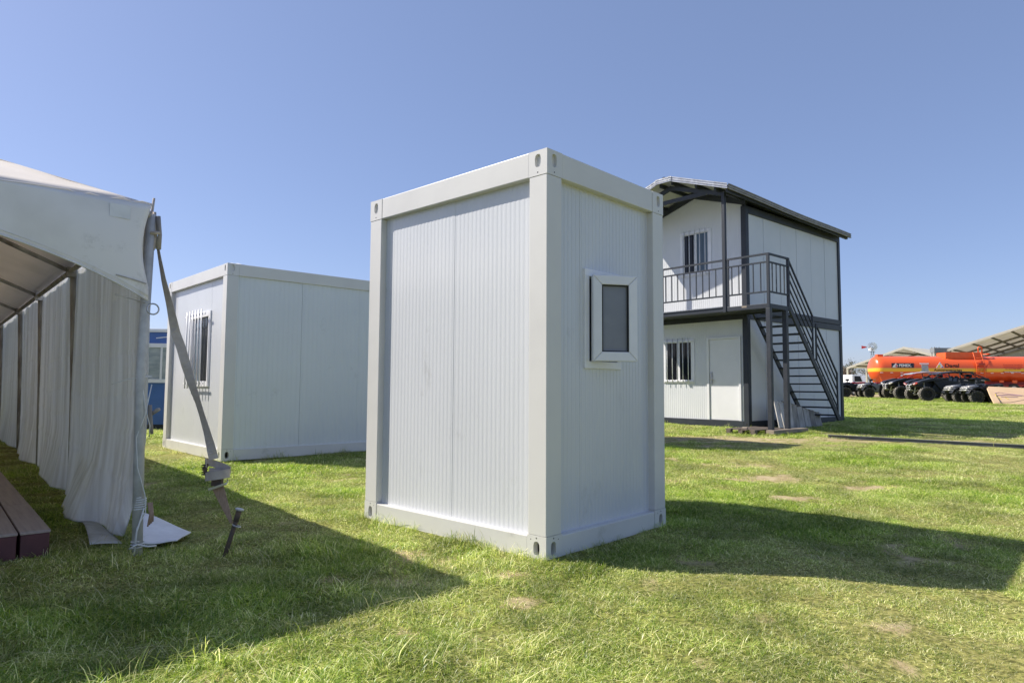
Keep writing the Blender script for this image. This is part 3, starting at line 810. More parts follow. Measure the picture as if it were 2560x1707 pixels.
    MB().add([(BX-.0225,-.55,2.765),(BX-.0225,-.43,2.765),(BX-.0225,-.43,2.805),(BX-.0225,-.55,2.805)],[(0,1,2,3)]).build("bare_patch", M_WOOD, t)
    m = MB()
    for i in range(66):
        y = .06+i*.044; m.box(BX-.05,-.01,y,y+.026,2.818,2.838)
    m.build("deck_grating", M_GALV, t)
    rail = MB()
    def rr(p,q,s=.034): rail.bar(p,q,s,s)
    rr((BX,W,3.92),(BX,CY-.02,3.92),.042); rr((BX,W,3.74),(BX,CY,3.74)); rr((BX,W,3.08),(BX,CY,3.08))
    rr((BX,CY,3.92),(-.06,CY,3.92),.042); rr((BX,CY,3.74),(-.06,CY,3.74)); rr((BX,CY,3.08),(-.06,CY,3.08))
    rail.build("balcony_rail", M_STEEL, t)
    for (x,y,s,z0,z1) in ((BX,CY,.055,2.72,3.935),(-.07,CY,.055,2.72,3.935),(BX,-.09,.035,2.82,3.9),(BX,1.76,.04,2.76,3.9),(BX,W-.06,.05,2.76,3.9)):
        MB().box(x-s/2,x+s/2,y-s/2,y+s/2,z0,z1).build("rail_post", M_STEEL, t)
    ys = [CY+.178*k for k in range(1,6)] + [.178*k+.06 for k in range(1,16) if abs(.178*k+.06-1.76)>.07]
    for y in ys: MB().box(BX-.010,BX+.010,y-.010,y+.010,3.09,3.73).build("baluster", M_STEEL, t)
    for x in [BX+.178*k for k in range(1,5)]: MB().box(x-.010,x+.010,CY-.010,CY+.010,3.09,3.73).build("baluster", M_STEEL, t)
    # landing posts
    for x in (BX+.02,-.22): MB().box(x-.05,x+.05,CY-.04,CY+.06,.012,2.714).build("landing_post", M_STEELW, t, bevel=.004)
    # ---- stairs along the right-hand wall
    xa, za, xb, zb = -.06, 2.74, 2.33, .16
    for y,nm in ((CY,"stair_stringer"),(-.17,"stair_stringer")):
        MB().prism([(xa,y-.02,za),(xb,y-.02,zb),(xb+.05,y-.02,zb+.09),(xb,y-.02,zb+.19),(xa,y-.02,za+.17)],(0,.04,0)).build(nm, M_STEEL, t)
    n = 13
    for k in range(1,n+1):
        f = k/(n+.3); x = xa+(xb-xa)*f; z = za+(zb-za)*f+.09
        MB().box(x-.02,x+.22,CY+.022,-.192,z-.035,z).build("stair_tread", M_STEEL, t)
    # handrail: two sloping panels
    def at(f): return xa+(xb-xa)*f, za+(zb-za)*f
    for f0,f1 in ((.0,.475),(.545,1.0)):
        hp = MB(); (p,pz),(q,qz) = at(f0),at(f1)
        for k in range(5):
            dz = 1.17 - .215*k
            hp.bar((p,CY,pz+dz),(q,CY,qz+dz),.034 if k==0 else .026,.034 if k==0 else .026)
        hp.bar((q,CY,qz+.09),(q,CY,qz+1.18),.034,.034)
        if f0 > .1: hp.bar((p,CY,pz+.30),(p,CY,pz+1.18),.034,.034)
        hp.build("stair_handrail", M_STEEL, t)
    d = Vector((math.cos(yaw),math.sin(yaw))); l = Vector((-d.y,d.x)); O = Vector((X,Y))
    FOOT.append([tuple(O),tuple(O+d*L),tuple(O+d*L+l*W),tuple(O+l*W)])
    def wp(x,y,z): v = O + d*x + l*y; return (v.x, v.y, Z+z)
    return wp, yaw
BW, BYAW = two_storey()

# timber, boards and steel lying by the stairs
def yard_bits():
    def at(x,y,z=0): p = BW(x,y,z); return (p[0],p[1],float(G(p[0],p[1]))+z)
    p = at(-.95,-1.12); q = at(.35,-1.15)
    o = MB().bar((-.75,0,.045),(.75,0,.045),.19,.09).build("timber_plank", M_WOOD, bevel=.006, loc=at(-.33,-1.12)); o.rotation_euler = (0,0,BYAW-.02)
    tag(o,"pale timber plank on the grass carrying both landing posts of the stairs","plank")
    t = thing("pallet", "broken dark wooden pallet lying on the grass at the foot of the landing posts", "pallet", at(-1.15,-.62), BYAW)
    for k in range(4): MB().box(-.30,.95,-.34+.19*k,-.34+.19*k+.13,.085,.107).build("top_board", M_WOODD, t)
    for k in range(3):
        MB().box(-.30,-.20,-.34+.29*k,-.34+.29*k+.10,.0,.084).build("block", M_WOODD, t); MB().box(.30,.40,-.34+.29*k,-.34+.29*k+.10,.0,.084).build("block", M_WOODD, t)
    o = MB().box(-.25,.25,-.05,.05,0,.02).build("wood_offcut", M_WOOD, loc=at(-1.15,-.55,.108)); o.rotation_euler=(0,0,BYAW+.5); tag(o,"short tan wood offcut lying on top of the broken pallet","offcut")
    # row of weathered boards standing on edge against the wall, highest at the left
    g0 = float(G(*BW(1.2,-.5,0)[:2])); b0 = BW(0,0,0)
    t = thing("board_row", "row of grey weathered boards tied side by side, standing beneath the stairs", "boards", (b0[0],b0[1],g0), BYAW)
    rb = random.Random(5)
    for k in range(13):
        x = .62+.148*k; top = .64-.025*k+rb.uniform(-.012,.012); w_ = .085+rb.uniform(0,.035); tw = (.05 if k%2 else -.02); ln = .04+rb.uniform(-.02,.02)
        MB().prism([(x,-.62+tw,0),(x+w_,-.62-tw,0),(x+w_,-.605-tw,0),(x,-.605+tw,0)],(ln,.10,top)).build("board", M_FIBRE if k%3 else M_FIBRED, t)
    m = MB(); m.tube([(.60,-.50,.66),(1.3,-.50,.56),(2.6,-.52,.31)],.012,6); m.build("tie_rail", M_WOOD, t)
    m = MB(); m.box(.60,2.55,-.49,-.47,.02,.28); m.build("backing_board", M_WOODD, t)
    for i,(x,h,ln) in enumerate(((.10,.70,.30),(.34,.66,.26))):
        o = MB().add([(0,0,0),(.19,0,0),(.19,.02,0),(0,.02,0),(ln*.5,.22,h),(ln*.5+.17,.22,h-.02),(ln*.5+.17,.24,h-.02),(ln*.5,.24,h)],[(0,3,2,1),(4,5,6,7),(0,1,5,4),(1,2,6,5),(2,3,7,6),(3,0,4,7)]).build("leaning_board", M_FIBRE, loc=at(x,-.72))
        o.rotation_euler=(0,0,BYAW)
        tag(o,("grey board leaning right behind the front landing post, left of its twin","grey board leaning between the two landing posts, right of its twin")[i],"board",group="boards leaning behind the landing posts")
    # slate steel beams laid end to end on the grass
    pts = [((6.49,13.77),(8.70,12.15)),((8.706,12.146),(11.4,10.17))]
    lab = ("dark steel channel on the grass with its end near the stairs","dark steel channel on the grass running out of the right edge")
    for (a,b),lb in zip(pts,lab):
        a = Vector((a[0],a[1],float(G(*a))+.012)); b = Vector((b[0],b[1],float(G(*b))+.012)); L = (b-a).length
        m = MB(); m.box(0,L,-.05,.05,0,.010); m.box(0,L,-.045,.05,.052,.060); m.box(0,L,-.022,-.012,.011,.051); m.box(0,L,.02,.028,.011,.051)
        o = m.build("steel_channel", M_CHAN); o.location = a; o.rotation_euler = (0,-math.asin((b.z-a.z)/L),math.atan2(b.y-a.y,b.x-a.x))
        tag(o,lb,"steel beam",group="steel channels laid end to end")
yard_bits()

# ------------------------------------------------------------------ marquee on the left
TX, TY, TYAW = -2.45, 4.46, math.atan2(.751,-.660)
TU = Vector((-.660,.751,0)); TV = Vector((-.751,-.660,0))
def TW(x,y,z=0.0):
    p = Vector((TX,TY,0)) + TU*x + TV*y
    return Vector((p.x,p.y,z))
def tgz(x,y): p = TW(x,y); return float(G(p.x,p.y))
def marquee():
    t = thing("marquee", "white canvas marquee with scalloped valance, hipped roof and grey vinyl side curtain", "marquee", (TX,TY,0), TYAW)
    D, W, ZE, SL = 12.2, 6.0, 2.375, .452
    zr = ZE + SL*W/2
    # roof: hipped at the front, ridge along the depth
    m = MB()
    def sagz(x,y,z): return z - .035*math.sin(math.pi*min(1,max(0,(z-ZE)/(zr-ZE))))
    def tri(a,b,c,n=14):
        a,b,c = Vector(a),Vector(b),Vector(c); vs=[]; idx={}; fs=[]
        for i in range(n+1):
            for j in range(n+1-i):
                p = a + (b-a)*(i/n) + (c-a)*(j/n); idx[i,j]=len(vs); vs.append((p.x,p.y,sagz(p.x,p.y,p.z)+.006*math.sin(9*p.x+4*p.y)*(p.z>ZE+.05)))
        for i in range(n):
            for j in range(n-i):
                fs.append((idx[i,j],idx[i+1,j],idx[i,j+1]))
                if j < n-i-1: fs.append((idx[i+1,j],idx[i+1,j+1],idx[i,j+1]))
        m.add(vs,fs)
    def quad(a,b,c,d,nu=24,nv=8):
        a,b,c,d = map(Vector,(a,b,c,d))
        def fn(u,v):
            p = (a.lerp(b,u)).lerp(d.lerp(c,u),v); return (p.x,p.y,sagz(p.x,p.y,p.z)+.008*math.sin(2.4*p.x)*math.sin(math.pi*v))
        m.grid(nu,nv,fn)
    tri((0,0,ZE),(0,W,ZE),(W/2,W/2,zr))
    quad((0,0,ZE),(D,0,ZE),(D,W/2,zr),(W/2,W/2,zr)); quad((0,W,ZE),(D,W,ZE),(D,W/2,zr),(W/2,W/2,zr))
    m.build("canopy", M_CANVAS, t, smooth=True, solid=.004)
    # rolled hem along the front eave with creases near the corner
    h = MB(); pts = [(-.004,y,ZE-.004+.004*math.sin(13*y)+(.010*math.sin(41*y) if y<.5 else 0)) for y in [k*.06 for k in range(101)]]
    h.tube(pts,.011,6); h.build("hem", M_CANVAS, t, smooth=True)
    # valance
    m = MB()
    def zb(y): return 2.20 - .485*abs(1-y/(W/2))**3.5
    def fv(u,v):
        y = W*u**1.0; yy = y
        zt = ZE; z = zt + (zb(y)-zt)*v
        if y < .35:                         # the free edge at the pole is drawn inwards at half height
            yy = y + .05*math.sin(math.pi*min(1,v*1.15))*(1-y/.35)*(1 if v<.87 else .6)
        x = -.012 - .018*math.sin(math.pi*v)*math.sin(3.1*y+.6) - .008*math.sin(7*y)*v
        return (x, yy, z)
    m.grid(150,14,fv); m.build("valance", M_VALANCE, t, smooth=True, solid=.003)
    m = MB(); pts = [(-.018-.008*math.sin(7*y), y, zb(y)+.006) for y in [k*.06 for k in range(101)]]
    m.tube(pts,.006,6); m.tube([(p[0],p[1],p[2]+.03) for p in pts],.003,5); m.build("valance_hem", M_VALANCE, t, smooth=True)
    m = MB(); m.add([(-.028,.13,2.335),(-.028,.25,2.338),(-.028,.25,2.25),(-.028,.13,2.245)],[(0,1,2,3)]); m.build("canvas_patch", M_FLAP, t, solid=.003)
    m = MB()
    for z,k in ((1.93,.06),(1.80,.10)):
        m.tube([(-.035,.02,z-.1),(-.036,.10,z-.08),(-.036,.20,z-.06)],.004,5)
    m.build("lacing", M_DPOLE, t)
    m = MB(); m.lathe([(.036,-.005),(.041,0),(.036,.005),(.031,0)],18,(-.02,-.03,1.665),'x',close=True); m.build("eyelet_ring", M_CHROME, t, smooth=True)
    # stained lower corner: small sheet of grime patches sewn on is avoided; the dirt is in the canvas itself
    # poles on the open side and the far side
    for k,(x,lean) in enumerate(((.145,0),(3.33,.10),(5.96,.10),(8.47,.10),(12.0,.05))):
        y0 = -.035 if k==0 else -.10; r = .034 if k==0 else .030
        m = MB(); m.tube([(x,y0,tgz(x,y0)-.02),(x-.02,y0+.03,1.2),(x-.05 if k else x,-.02 if k else -.03,2.34)],r,14)
        m.build("pole", M_GALVPOLE if k==0 else M_DPOLE, t, smooth=True)
        m = MB(); m.tube([(x,W,tgz(x,W)-.02),(x,W,2.34)],.030,10); m.build("pole", M_DPOLE, t, smooth=True)
        m = MB(); xx = max(x,.4) if k else .1
        if k: 
            m.tube([(x-.05,.0,2.325),(x-.05,W/2,2.325+SL*W/2-.07)],.022,8); m.build("rafter", M_DPOLE, t, smooth=True)
            m = MB(); m.tube([(x-.05,W,2.325),(x-.05,W/2,2.325+SL*W/2-.07)],.022,8); m.build("rafter", M_DPOLE, t, smooth=True)
            m = MB(); m.box(x-.10,x,-.04,.04,2.27,2.37); m.build("eave_bracket", M_CHROME if k==2 else M_DPOLE, t)
    for y in (.0,W): MB().tube([(.1,y,2.335),(D,y,2.335)],.026,8).build("eave_pole", M_DPOLE, t, smooth=True)
    MB().tube([(.02,0.03,2.345),(.02,W-.03,2.345)],.02,8).build("eave_pole", M_GALVPOLE, t, smooth=True)
    MB().tube([(W/2,W/2,zr-.06),(D,W/2,zr-.06)],.026,8).build("ridge_pole", M_DPOLE, t, smooth=True)
    for y in (0,W): MB().tube([(.1,y,2.345),(W/2,W/2,zr-.06)],.022,8).build("hip_rafter", M_DPOLE, t, smooth=True)
    # side curtain, bay by bay
    bays = [(.17,3.33),(3.33,5.96),(5.96,8.47),(8.47,12.0)]
    for k,(a,b) in enumerate(bays):
        m = MB(); nu = 110 if k<2 else 60; nv = 90
        ph = 1.7*k
        def fn(u,v,a=a,b=b,k=k,ph=ph):
            x = a+(b-a)*u; h = 2.33*(1-v)        # v: 0 top, 1 bottom
            y = -.05 - .05*v*(1 if k else .6)
            fold = .075*mnoise.noise(Vector((x*1.5,v*.6,k*3.1))) + .026*mnoise.noise(Vector((x*4.0,v*.6,k+7.7))) + .009*mnoise.noise(Vector((x*12,v*1.0,k+2.2))) + .007*sum(math.exp(-((v-c-.02*math.sin(4*u+9*c))/.010)**2) for c in (.22,.42,.55,.66,.80))
            y += fold*(.45+.55*v)*(1-.8*math.exp(-min(u,1-u)*30))
            z = tgz(x,0) + h
            if k == 0:
                # lower front corner has pulled away from the pole and trails on the grass
                q = max(0,(v-.62)/.38)
                pull = .62*q**1.6*max(0,1-u*1.55)**1.3
                x += pull
                y += .10*q*math.sin(math.pi*min(1,u*1.3))        # belly towards the inside
                y += .16*max(0,(v-.80)/.2)*(u>.30)*math.sin(math.pi*min(1,max(0,(u-.30)/.7)))
                z = tgz(x,0) + max(.012, h)
            else:
                y += .12*max(0,(v-.72)/.28)**1.5*math.sin(math.pi*u)*(1+.5*math.sin(5*u+k))
                z = tgz(x,0)+max(.01,h)
            return (x,y,z)
        m.grid(nu,nv,fn); m.build("side_curtain", M_CURT, t, smooth=True, solid=.003)
    # folded-out foot of the curtain lying white side up on the grass
    def loc(px,py): p = Vector((px-TX,py-TY,0)); return p.dot(TU), p.dot(TV)
    m = MB()
    A,B,C,Dd = [loc(*q) for q in ((-3.0,5.42),(-2.42,5.14),(-2.36,4.81),(-2.56,4.66))]
    def ff(u,v):
        x = (A[0]*(1-u)+B[0]*u)*(1-v) + (Dd[0]*(1-u)+C[0]*u)*v; y = (A[1]*(1-u)+B[1]*u)*(1-v) + (Dd[1]*(1-u)+C[1]*u)*v
        z = tgz(x,y) + .075 + .06*(1-u)*(1-v) + .010*math.sin(5*u+3*v) - .03*u
        return (x,y,z)
    m.grid(26,18,ff); m.build("curtain_foot", M_FLAP, t, smooth=True, solid=.008, label="white underside of the curtain foot lying on the grass")
    m = MB()
    def fi(u,v):      # inner upturned strip of the same foot
        x = .52+1.2*u; y = -.02+.20*v*(1-.6*u) ; z = tgz(x,y)+.02+.11*v*math.sin(math.pi*min(1,.15+u))*(1-v*.5)
        return (x,y,z)
    m.grid(20,8,fi); m.build("curtain_foot", M_CURT, t, smooth=True, solid=.006)
    # back and far side curtains
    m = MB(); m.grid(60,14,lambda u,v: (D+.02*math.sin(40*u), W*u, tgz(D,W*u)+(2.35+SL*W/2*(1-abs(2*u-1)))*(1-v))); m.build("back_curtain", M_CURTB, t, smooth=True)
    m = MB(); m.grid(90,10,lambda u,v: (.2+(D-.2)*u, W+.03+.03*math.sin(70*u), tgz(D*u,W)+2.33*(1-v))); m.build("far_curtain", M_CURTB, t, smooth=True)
    # white cord round the near pole
    px, py = .145, -.035
    def coil(z0,z1,turns,r=.041,n=60,rad=.0042):
        return [(px+r*math.cos(2*math.pi*turns*i/n)-.002, py+r*math.sin(2*math.pi*turns*i/n), z0+(z1-z0)*i/n) for i in range(n+1)], rad
    m = MB()
    for z0,z1,tn in ((.315,.40,5.5),(.06,.11,2.5),(1.20,1.23,1.5)): 
        p_,r_ = coil(z0,z1,tn); m.tube(p_,r_,6)
    m.tube([(px-.045,py+.03,1.21),(px-.05,py-.0,1.0),(px-.042,py-.035,.88),(px+.01,py-.045,.80)],.0035,6)
    m.tube([(px-.045,py-.035,1.16),(px-.05,py,.95),(px-.04,py+.045,.80),(px-.042,py+.03,.6),(px-.047,py-.02,.42),(px-.043,py-.03,.3),(px-.05,py+.02,.2),(px-.047,py+.03,.1)],.0035,6)
    m.tube([(px-.045,py-.02,.33),(px-.055,py+.02,.18),(px-.05,py+.03,.02)],.005,6)
    m.tube([(px-.045,py,.085),(px-.07,py-.05,.075),(px-.06,py-.10,.07)],.006,6); m.tube([(px-.045,py,.085),(px-.08,py+.02,.10),(px-.05,py+.06,.07)],.005,6)
    m.tube([(px-.04,py-.02,1.22),(px-.03,py+.12,1.19),(px,py+.2,1.16)],.003,5)
    m.build("cord", M_ROPE, t, smooth=True)
    m = MB()
    for k in range(4): m.tube([(px-.03,py-.045-.008*k,.36),(px-.035,py-.06-.006*k,.28),(px-.03,py-.05-.01*k,.20+.01*k)],.006,6)
    m.build("hanging_knot", M_STRAPB, t, smooth=True)
    m = MB(); m.tube([(px,py-.04,1.02),(px-.005,py-.045,.90),(px,py-.06,.82)],[.012,.016,.01],8); m.tube([(px,py-.045,.95),(px-.01,py-.085,.985),(px,py-.10,.99)],[.010,.014,.010],8); m.build("knotted_rag", M_DPOLE, t, smooth=True)
    m = MB(); m.tube([(px-.02,py-.035,2.33),(px-.03,py-.05,2.20),(px-.02,py-.045,2.10)],[.018,.014,.02],8); m.build("lashing", M_DPOLE, t, smooth=True)
marquee()

def strap():
    t = thing("tie_down_strap", "grey webbing tie-down strap with coiled ratchet, running from the marquee corner to the stake", "strap", (-2.05,4.64,0.0))
    O = Vector((-2.05,4.64,0))
    pts = [(-2.500,4.60,2.20,.020),(-2.492,4.62,2.174,.016),(-2.47,4.62,2.055,.017),(-2.432,4.62,1.886,.028),(-2.384,4.62,1.718,.042),(-2.335,4.62,1.52,.062),(-2.29,4.62,1.41,.066),(-2.255,4.62,1.30,.062),(-2.21,4.62,1.17,.05),(-2.165,4.62,1.054,.034),(-2.13,4.625,.945,.032),(-2.093,4.625,.835,.042),(-2.067,4.63,.74,.056),(-2.045,4.635,.65,.068)]
    P = [Vector(p[:3])-O for p in pts]
    m = MB()
    n = 70
    def cat(i):
        s = i/n*(len(P)-1); k = min(int(s),len(P)-2); f = s-k; f2 = f*f*(3-2*f) if False else f
        return P[k].lerp(P[k+1],f2), pts[k][3]*(1-f2)+pts[k+1][3]*f2, (P[k+1]-P[k]).normalized()
    vs = []
    for i in range(n+1):
        p,w_,d = cat(i)
        # webbing 70 mm wide, twisted: the seen width gives the twist angle
        c = min(1,w_*1.12/.07); s = math.sqrt(max(0,1-c*c))
        side = Vector((.895,.446,0)); side = (side - d*d.dot(side)).normalized(); fw = d.cross(side)
        a = (side*c + fw*s)*.030
        th = fw*c - side*s
        vs += [p-a-th*.0015, p+a-th*.0015, p+a+th*.0015, p-a+th*.0015]
    fs = []
    for i in range(n):
        for j in range(4): fs.append((4*i+j,4*i+(j+1)%4,4*i+4+(j+1)%4,4*i+4+j))
    m.add(vs,fs); m.build("webbing", M_STRAP, t, smooth=False)
    # knot at the pole
    m = MB(); k0 = P[0]
    m.tube([k0+Vector(q) for q in ((0,0,.10),(-.012,-.02,.02),(-.02,-.02,-.06),(0,-.01,-.10),(.008,0,-.02),(-.005,0,.16))],[.012,.02,.022,.016,.014,.012],8)
    m.tube([k0+Vector(q) for q in ((-.035,-.02,.0),(0,-.035,.005),(.045,-.01,.012))],[.014,.013,.01],8)
    m.tube([k0+Vector(q) for q in ((-.02,.0,.05),(-.03,.01,.15),(-.012,.0,.26))],[.012,.01,.008],8)
    m.build("knot", M_STRAP, t, smooth=True)
    # ratchet with the spare webbing coiled round it
    c = Vector((-2.015,4.635,.545))-O
    m = MB()
    def loop(rx,ry,zc,hgt,turn,tilt,k0=0,k1=1.0):
        n = 40; vs=[]
        for i in range(n+1):
            a = 2*math.pi*(k0+(k1-k0)*i/n)
            q = Vector((rx*math.cos(a), ry*math.sin(a), tilt*math.cos(a)))
            for s in (-1,1): vs.append(c+q+Vector((0,0,zc+s*hgt/2)))
        m.add(vs,[(2*i,2*i+2,2*i+3,2*i+1) for i in range(n)])
    loop(.082,.050,.0,.058,1,.012); loop(.070,.040,.004,.055,1,.010); loop(.056,.03,.012,.055,1,-.006)
    loop(.086,.046,.055,.050,1,-.030,.05,.62)
    m.build("coiled_webbing", M_STRAP, t, solid=.003)
    m = MB(); m.box(c.x-.035,c.x+.035,c.y-.02,c.y+.02,c.z-.075,c.z-.02); m.tube([c+Vector(q) for q in ((-.075,-.01,.0),(-.085,-.012,.045),(-.07,0,.075))],[.012,.016,.012],8)
    for k in range(5): m.box(c.x-.098,c.x-.07,c.y-.03,c.y+.01,c.z+.0+.016*k,c.z+.008+.016*k)
    m.build("ratchet_body", M_IRON, t, bevel=.003)
    m = MB(); m.bar(c+Vector((-.045,-.03,-.098)),c+Vector((.075,-.03,-.055)),.012,.016); m.tube([c+Vector(q) for q in ((.075,-.03,-.055),(.085,-.028,-.04),(.07,-.01,-.03))],.004,6)
    m.build("ratchet_handle", M_CHROME, t, bevel=.002)
    # lower strap to the stake, gathered to a point at the ring
    m = MB(); a = c+Vector((.005,0,-.085)); b = Vector((-1.917,4.66,.212))-O
    n=24; vs=[]
    for i in range(n+1):
        f=i/n; p=a.lerp(b,f); w_=.034*(1-f)**.8+.007
        for s,th in ((-1,-1),(1,-1),(1,1),(-1,1)): vs.append(p+Vector((s*w_*.95,0,s*w_*.25))+Vector((0,.002*th,.0)))
    m.add(vs,[(4*i+j,4*i+(j+1)%4,4*i+4+(j+1)%4,4*i+4+j) for i in range(n) for j in range(4)])
    m.build("lower_webbing", M_STRAPB, t)
strap()
def stake():
    b = Vector((-1.955,4.61,-.06)); h = Vector((-1.868,4.66,.300)); t = thing("ground_stake", "rusty iron stake driven slanting into the grass, holding the strap of the marquee", "stake", (b.x,b.y,0))
    o = Vector((b.x,b.y,0)); d = (h-b).normalized()
    MB().tube([b-o,h-o],.0155,12).build("shaft", M_IRON, t, smooth=True)
    m = MB(); m.tube([h-o-d*.002,h-o+d*.004,h-o+d*.012,h-o+d*.016],[.020,.030,.030,.022],14); m.build("head", M_GALVPOLE, t, smooth=False, bevel=.002)
    m = MB(); m.tube([h-o-d*.075,h-o-d*.004],.019,12); m.build("collar", M_IRON, t, smooth=True)
    c = h-o-d*.10; pts=[]
    for i in range(20):
        a = -2.6+4.9*i/19; pts.append(c+Vector((.028*math.cos(a)+.012,.022*math.sin(a),-.010*math.cos(a)-.008*i/19)))
    m = MB(); m.tube(pts,.0045,8); m.build("ring", M_CHROME, t, smooth=True)
stake()

def platform():
    zt = .185; n = 0
    proto = None
    rows = [(.415,.575,"narrow"),(.595,1.80,"wide")]
    xs = [(.52,1.80),(1.815,3.06),(3.075,4.55)]
    for (y0,y1,nm) in rows:
        for k,(x0,x1) in enumerate(xs):
            where = ("nearest the opening","second from the opening","third from the opening")[k]
            p = TW(x0,y0)
            t = thing("floor_module", "%s brown floor module inside the marquee, %s" % (nm,where), "floor module", (p.x,p.y,0), TYAW, "floor modules inside the marquee")
            w_ = y1-y0; l_ = x1-x0; g = tgz(x0,y0)
            m = MB(); m.box(.0,l_,0,w_,g*.6-.01,zt-.022); m.build("base", M_DECKF, t, bevel=.006)
            m = MB(); nb = 1 if w_<.3 else 1
            m.box(-.006,l_+.004,-.004,w_+.004,zt-.021,zt); m.build("top_board", M_DECK, t, bevel=.005)
            # top_board
platform()

def blue_booth():
    t = thing("blue_booth", "blue booth with a white framed window, seen in the gap behind the marquee pole", "booth", (-8.9,14.9,.165), R(6))
    MB().box(0,4.2,0,2.4,.10,2.16).build("wall", M_BLUE, t)
    MB().box(-.04,4.24,-.04,2.44,2.163,2.24).build("roof", M_WHITE, t, bevel=.01)
    MB().box(.03,4.17,.03,2.37,0,.099).build("plinth", M_STEELW, t)
    m = MB(); m.box(.35,1.75,-.05,.0,1.03,1.11); m.box(.35,1.75,-.05,0,1.82,1.91); m.box(.35,.42,-.05,0,1.11,1.82); m.box(1.68,1.75,-.05,0,1.11,1.82); m.box(1.02,1.06,-.04,0,1.11,1.82)
    w_ = m.build("window", M_WHITE, t)
    MB().box(.42,1.68,-.022,-.003,1.11,1.82).build("pane", M_PALEGLASS, w_)
    MB().bar((.9,-.006,2.03),(1.65,-.006,2.12),.012,.02).build("painted_line", M_WHITE, t)
blue_booth()

# ------------------------------------------------------------------ parked off-road vehicles
def wheel(root, x, y, r, wd, side, knob=16, rimr=.55):
    m = MB(); hw = wd/2
    m.lathe([(r*.60,-hw*.8),(r*.75,-hw),(r*.90,-hw*.95),(r*.955,-hw*.7),(r*.965,0),(r*.955,hw*.7),(r*.90,hw*.95),(r*.75,hw),(r*.60,hw*.8)],28,(0,0,0),'y',close=True)
    ty = m.build("wheel", M_RUBBER, root, loc=(x,y,r))
    k = MB()
    for i in range(knob):
        for j,(a,b) in enumerate(((-.98,-.40),(-.28,.28),(.40,.98))):
            th = 2*math.pi*(i+(.5 if j==1 else 0))/knob; dth = 2*math.pi/knob*.30
            vs=[]
            for rr_ in (r*.93,r*1.0):
                for t_,yy in ((th-dth,a),(th+dth,a),(th+dth,b),(th-dth,b)): vs.append((rr_*math.sin(t_),yy*hw,rr_*math.cos(t_)))
            k.add(vs,[(0,3,2,1),(4,5,6,7),(0,1,5,4),(1,2,6,5),(2,3,7,6),(3,0,4,7)])
    k.build("tread", M_KNOB, ty)
    m = MB(); s = side
    m.lathe([(r*.60,-hw*.55),(r*.60,hw*.55)],24,(0,0,0),'y')
    for i in range(8):
        a = math.pi*i/4; m.bar((r*.12*math.sin(a),s*hw*.62,r*.12*math.cos(a)),(r*.56*math.sin(a),s*hw*.70,r*.56*math.cos(a)),.05*r/.3,.02)
    m.lathe([(r*.14,0),(r*.14,hw*.75*1)],12,(0,0,0) if s>0 else (0,-hw*.75,0),'y')
    m.build("rim", M_BLACKP, ty)
    return ty
def fender(mb, x, y, z, r, w_, a0, a1, thick=.03, n=12):
    vs=[]
    for i in range(n+1):
        a = a0+(a1-a0)*i/n
        for rr_ in (r,r+thick):
            for yy in (y-w_/2,y+w_/2): vs.append((x+rr_*math.cos(a),yy,z+rr_*math.sin(a)))
    fs=[]
    for i in range(n):
        b=4*i
        for q in ((0,1,5,4),(2,6,7,3),(0,4,6,2),(1,3,7,5)): fs.append(tuple(b+k for k in q))
    fs += [(0,2,3,1),(4*n,4*n+1,4*n+3,4*n+2)]
    mb.add(vs,fs)
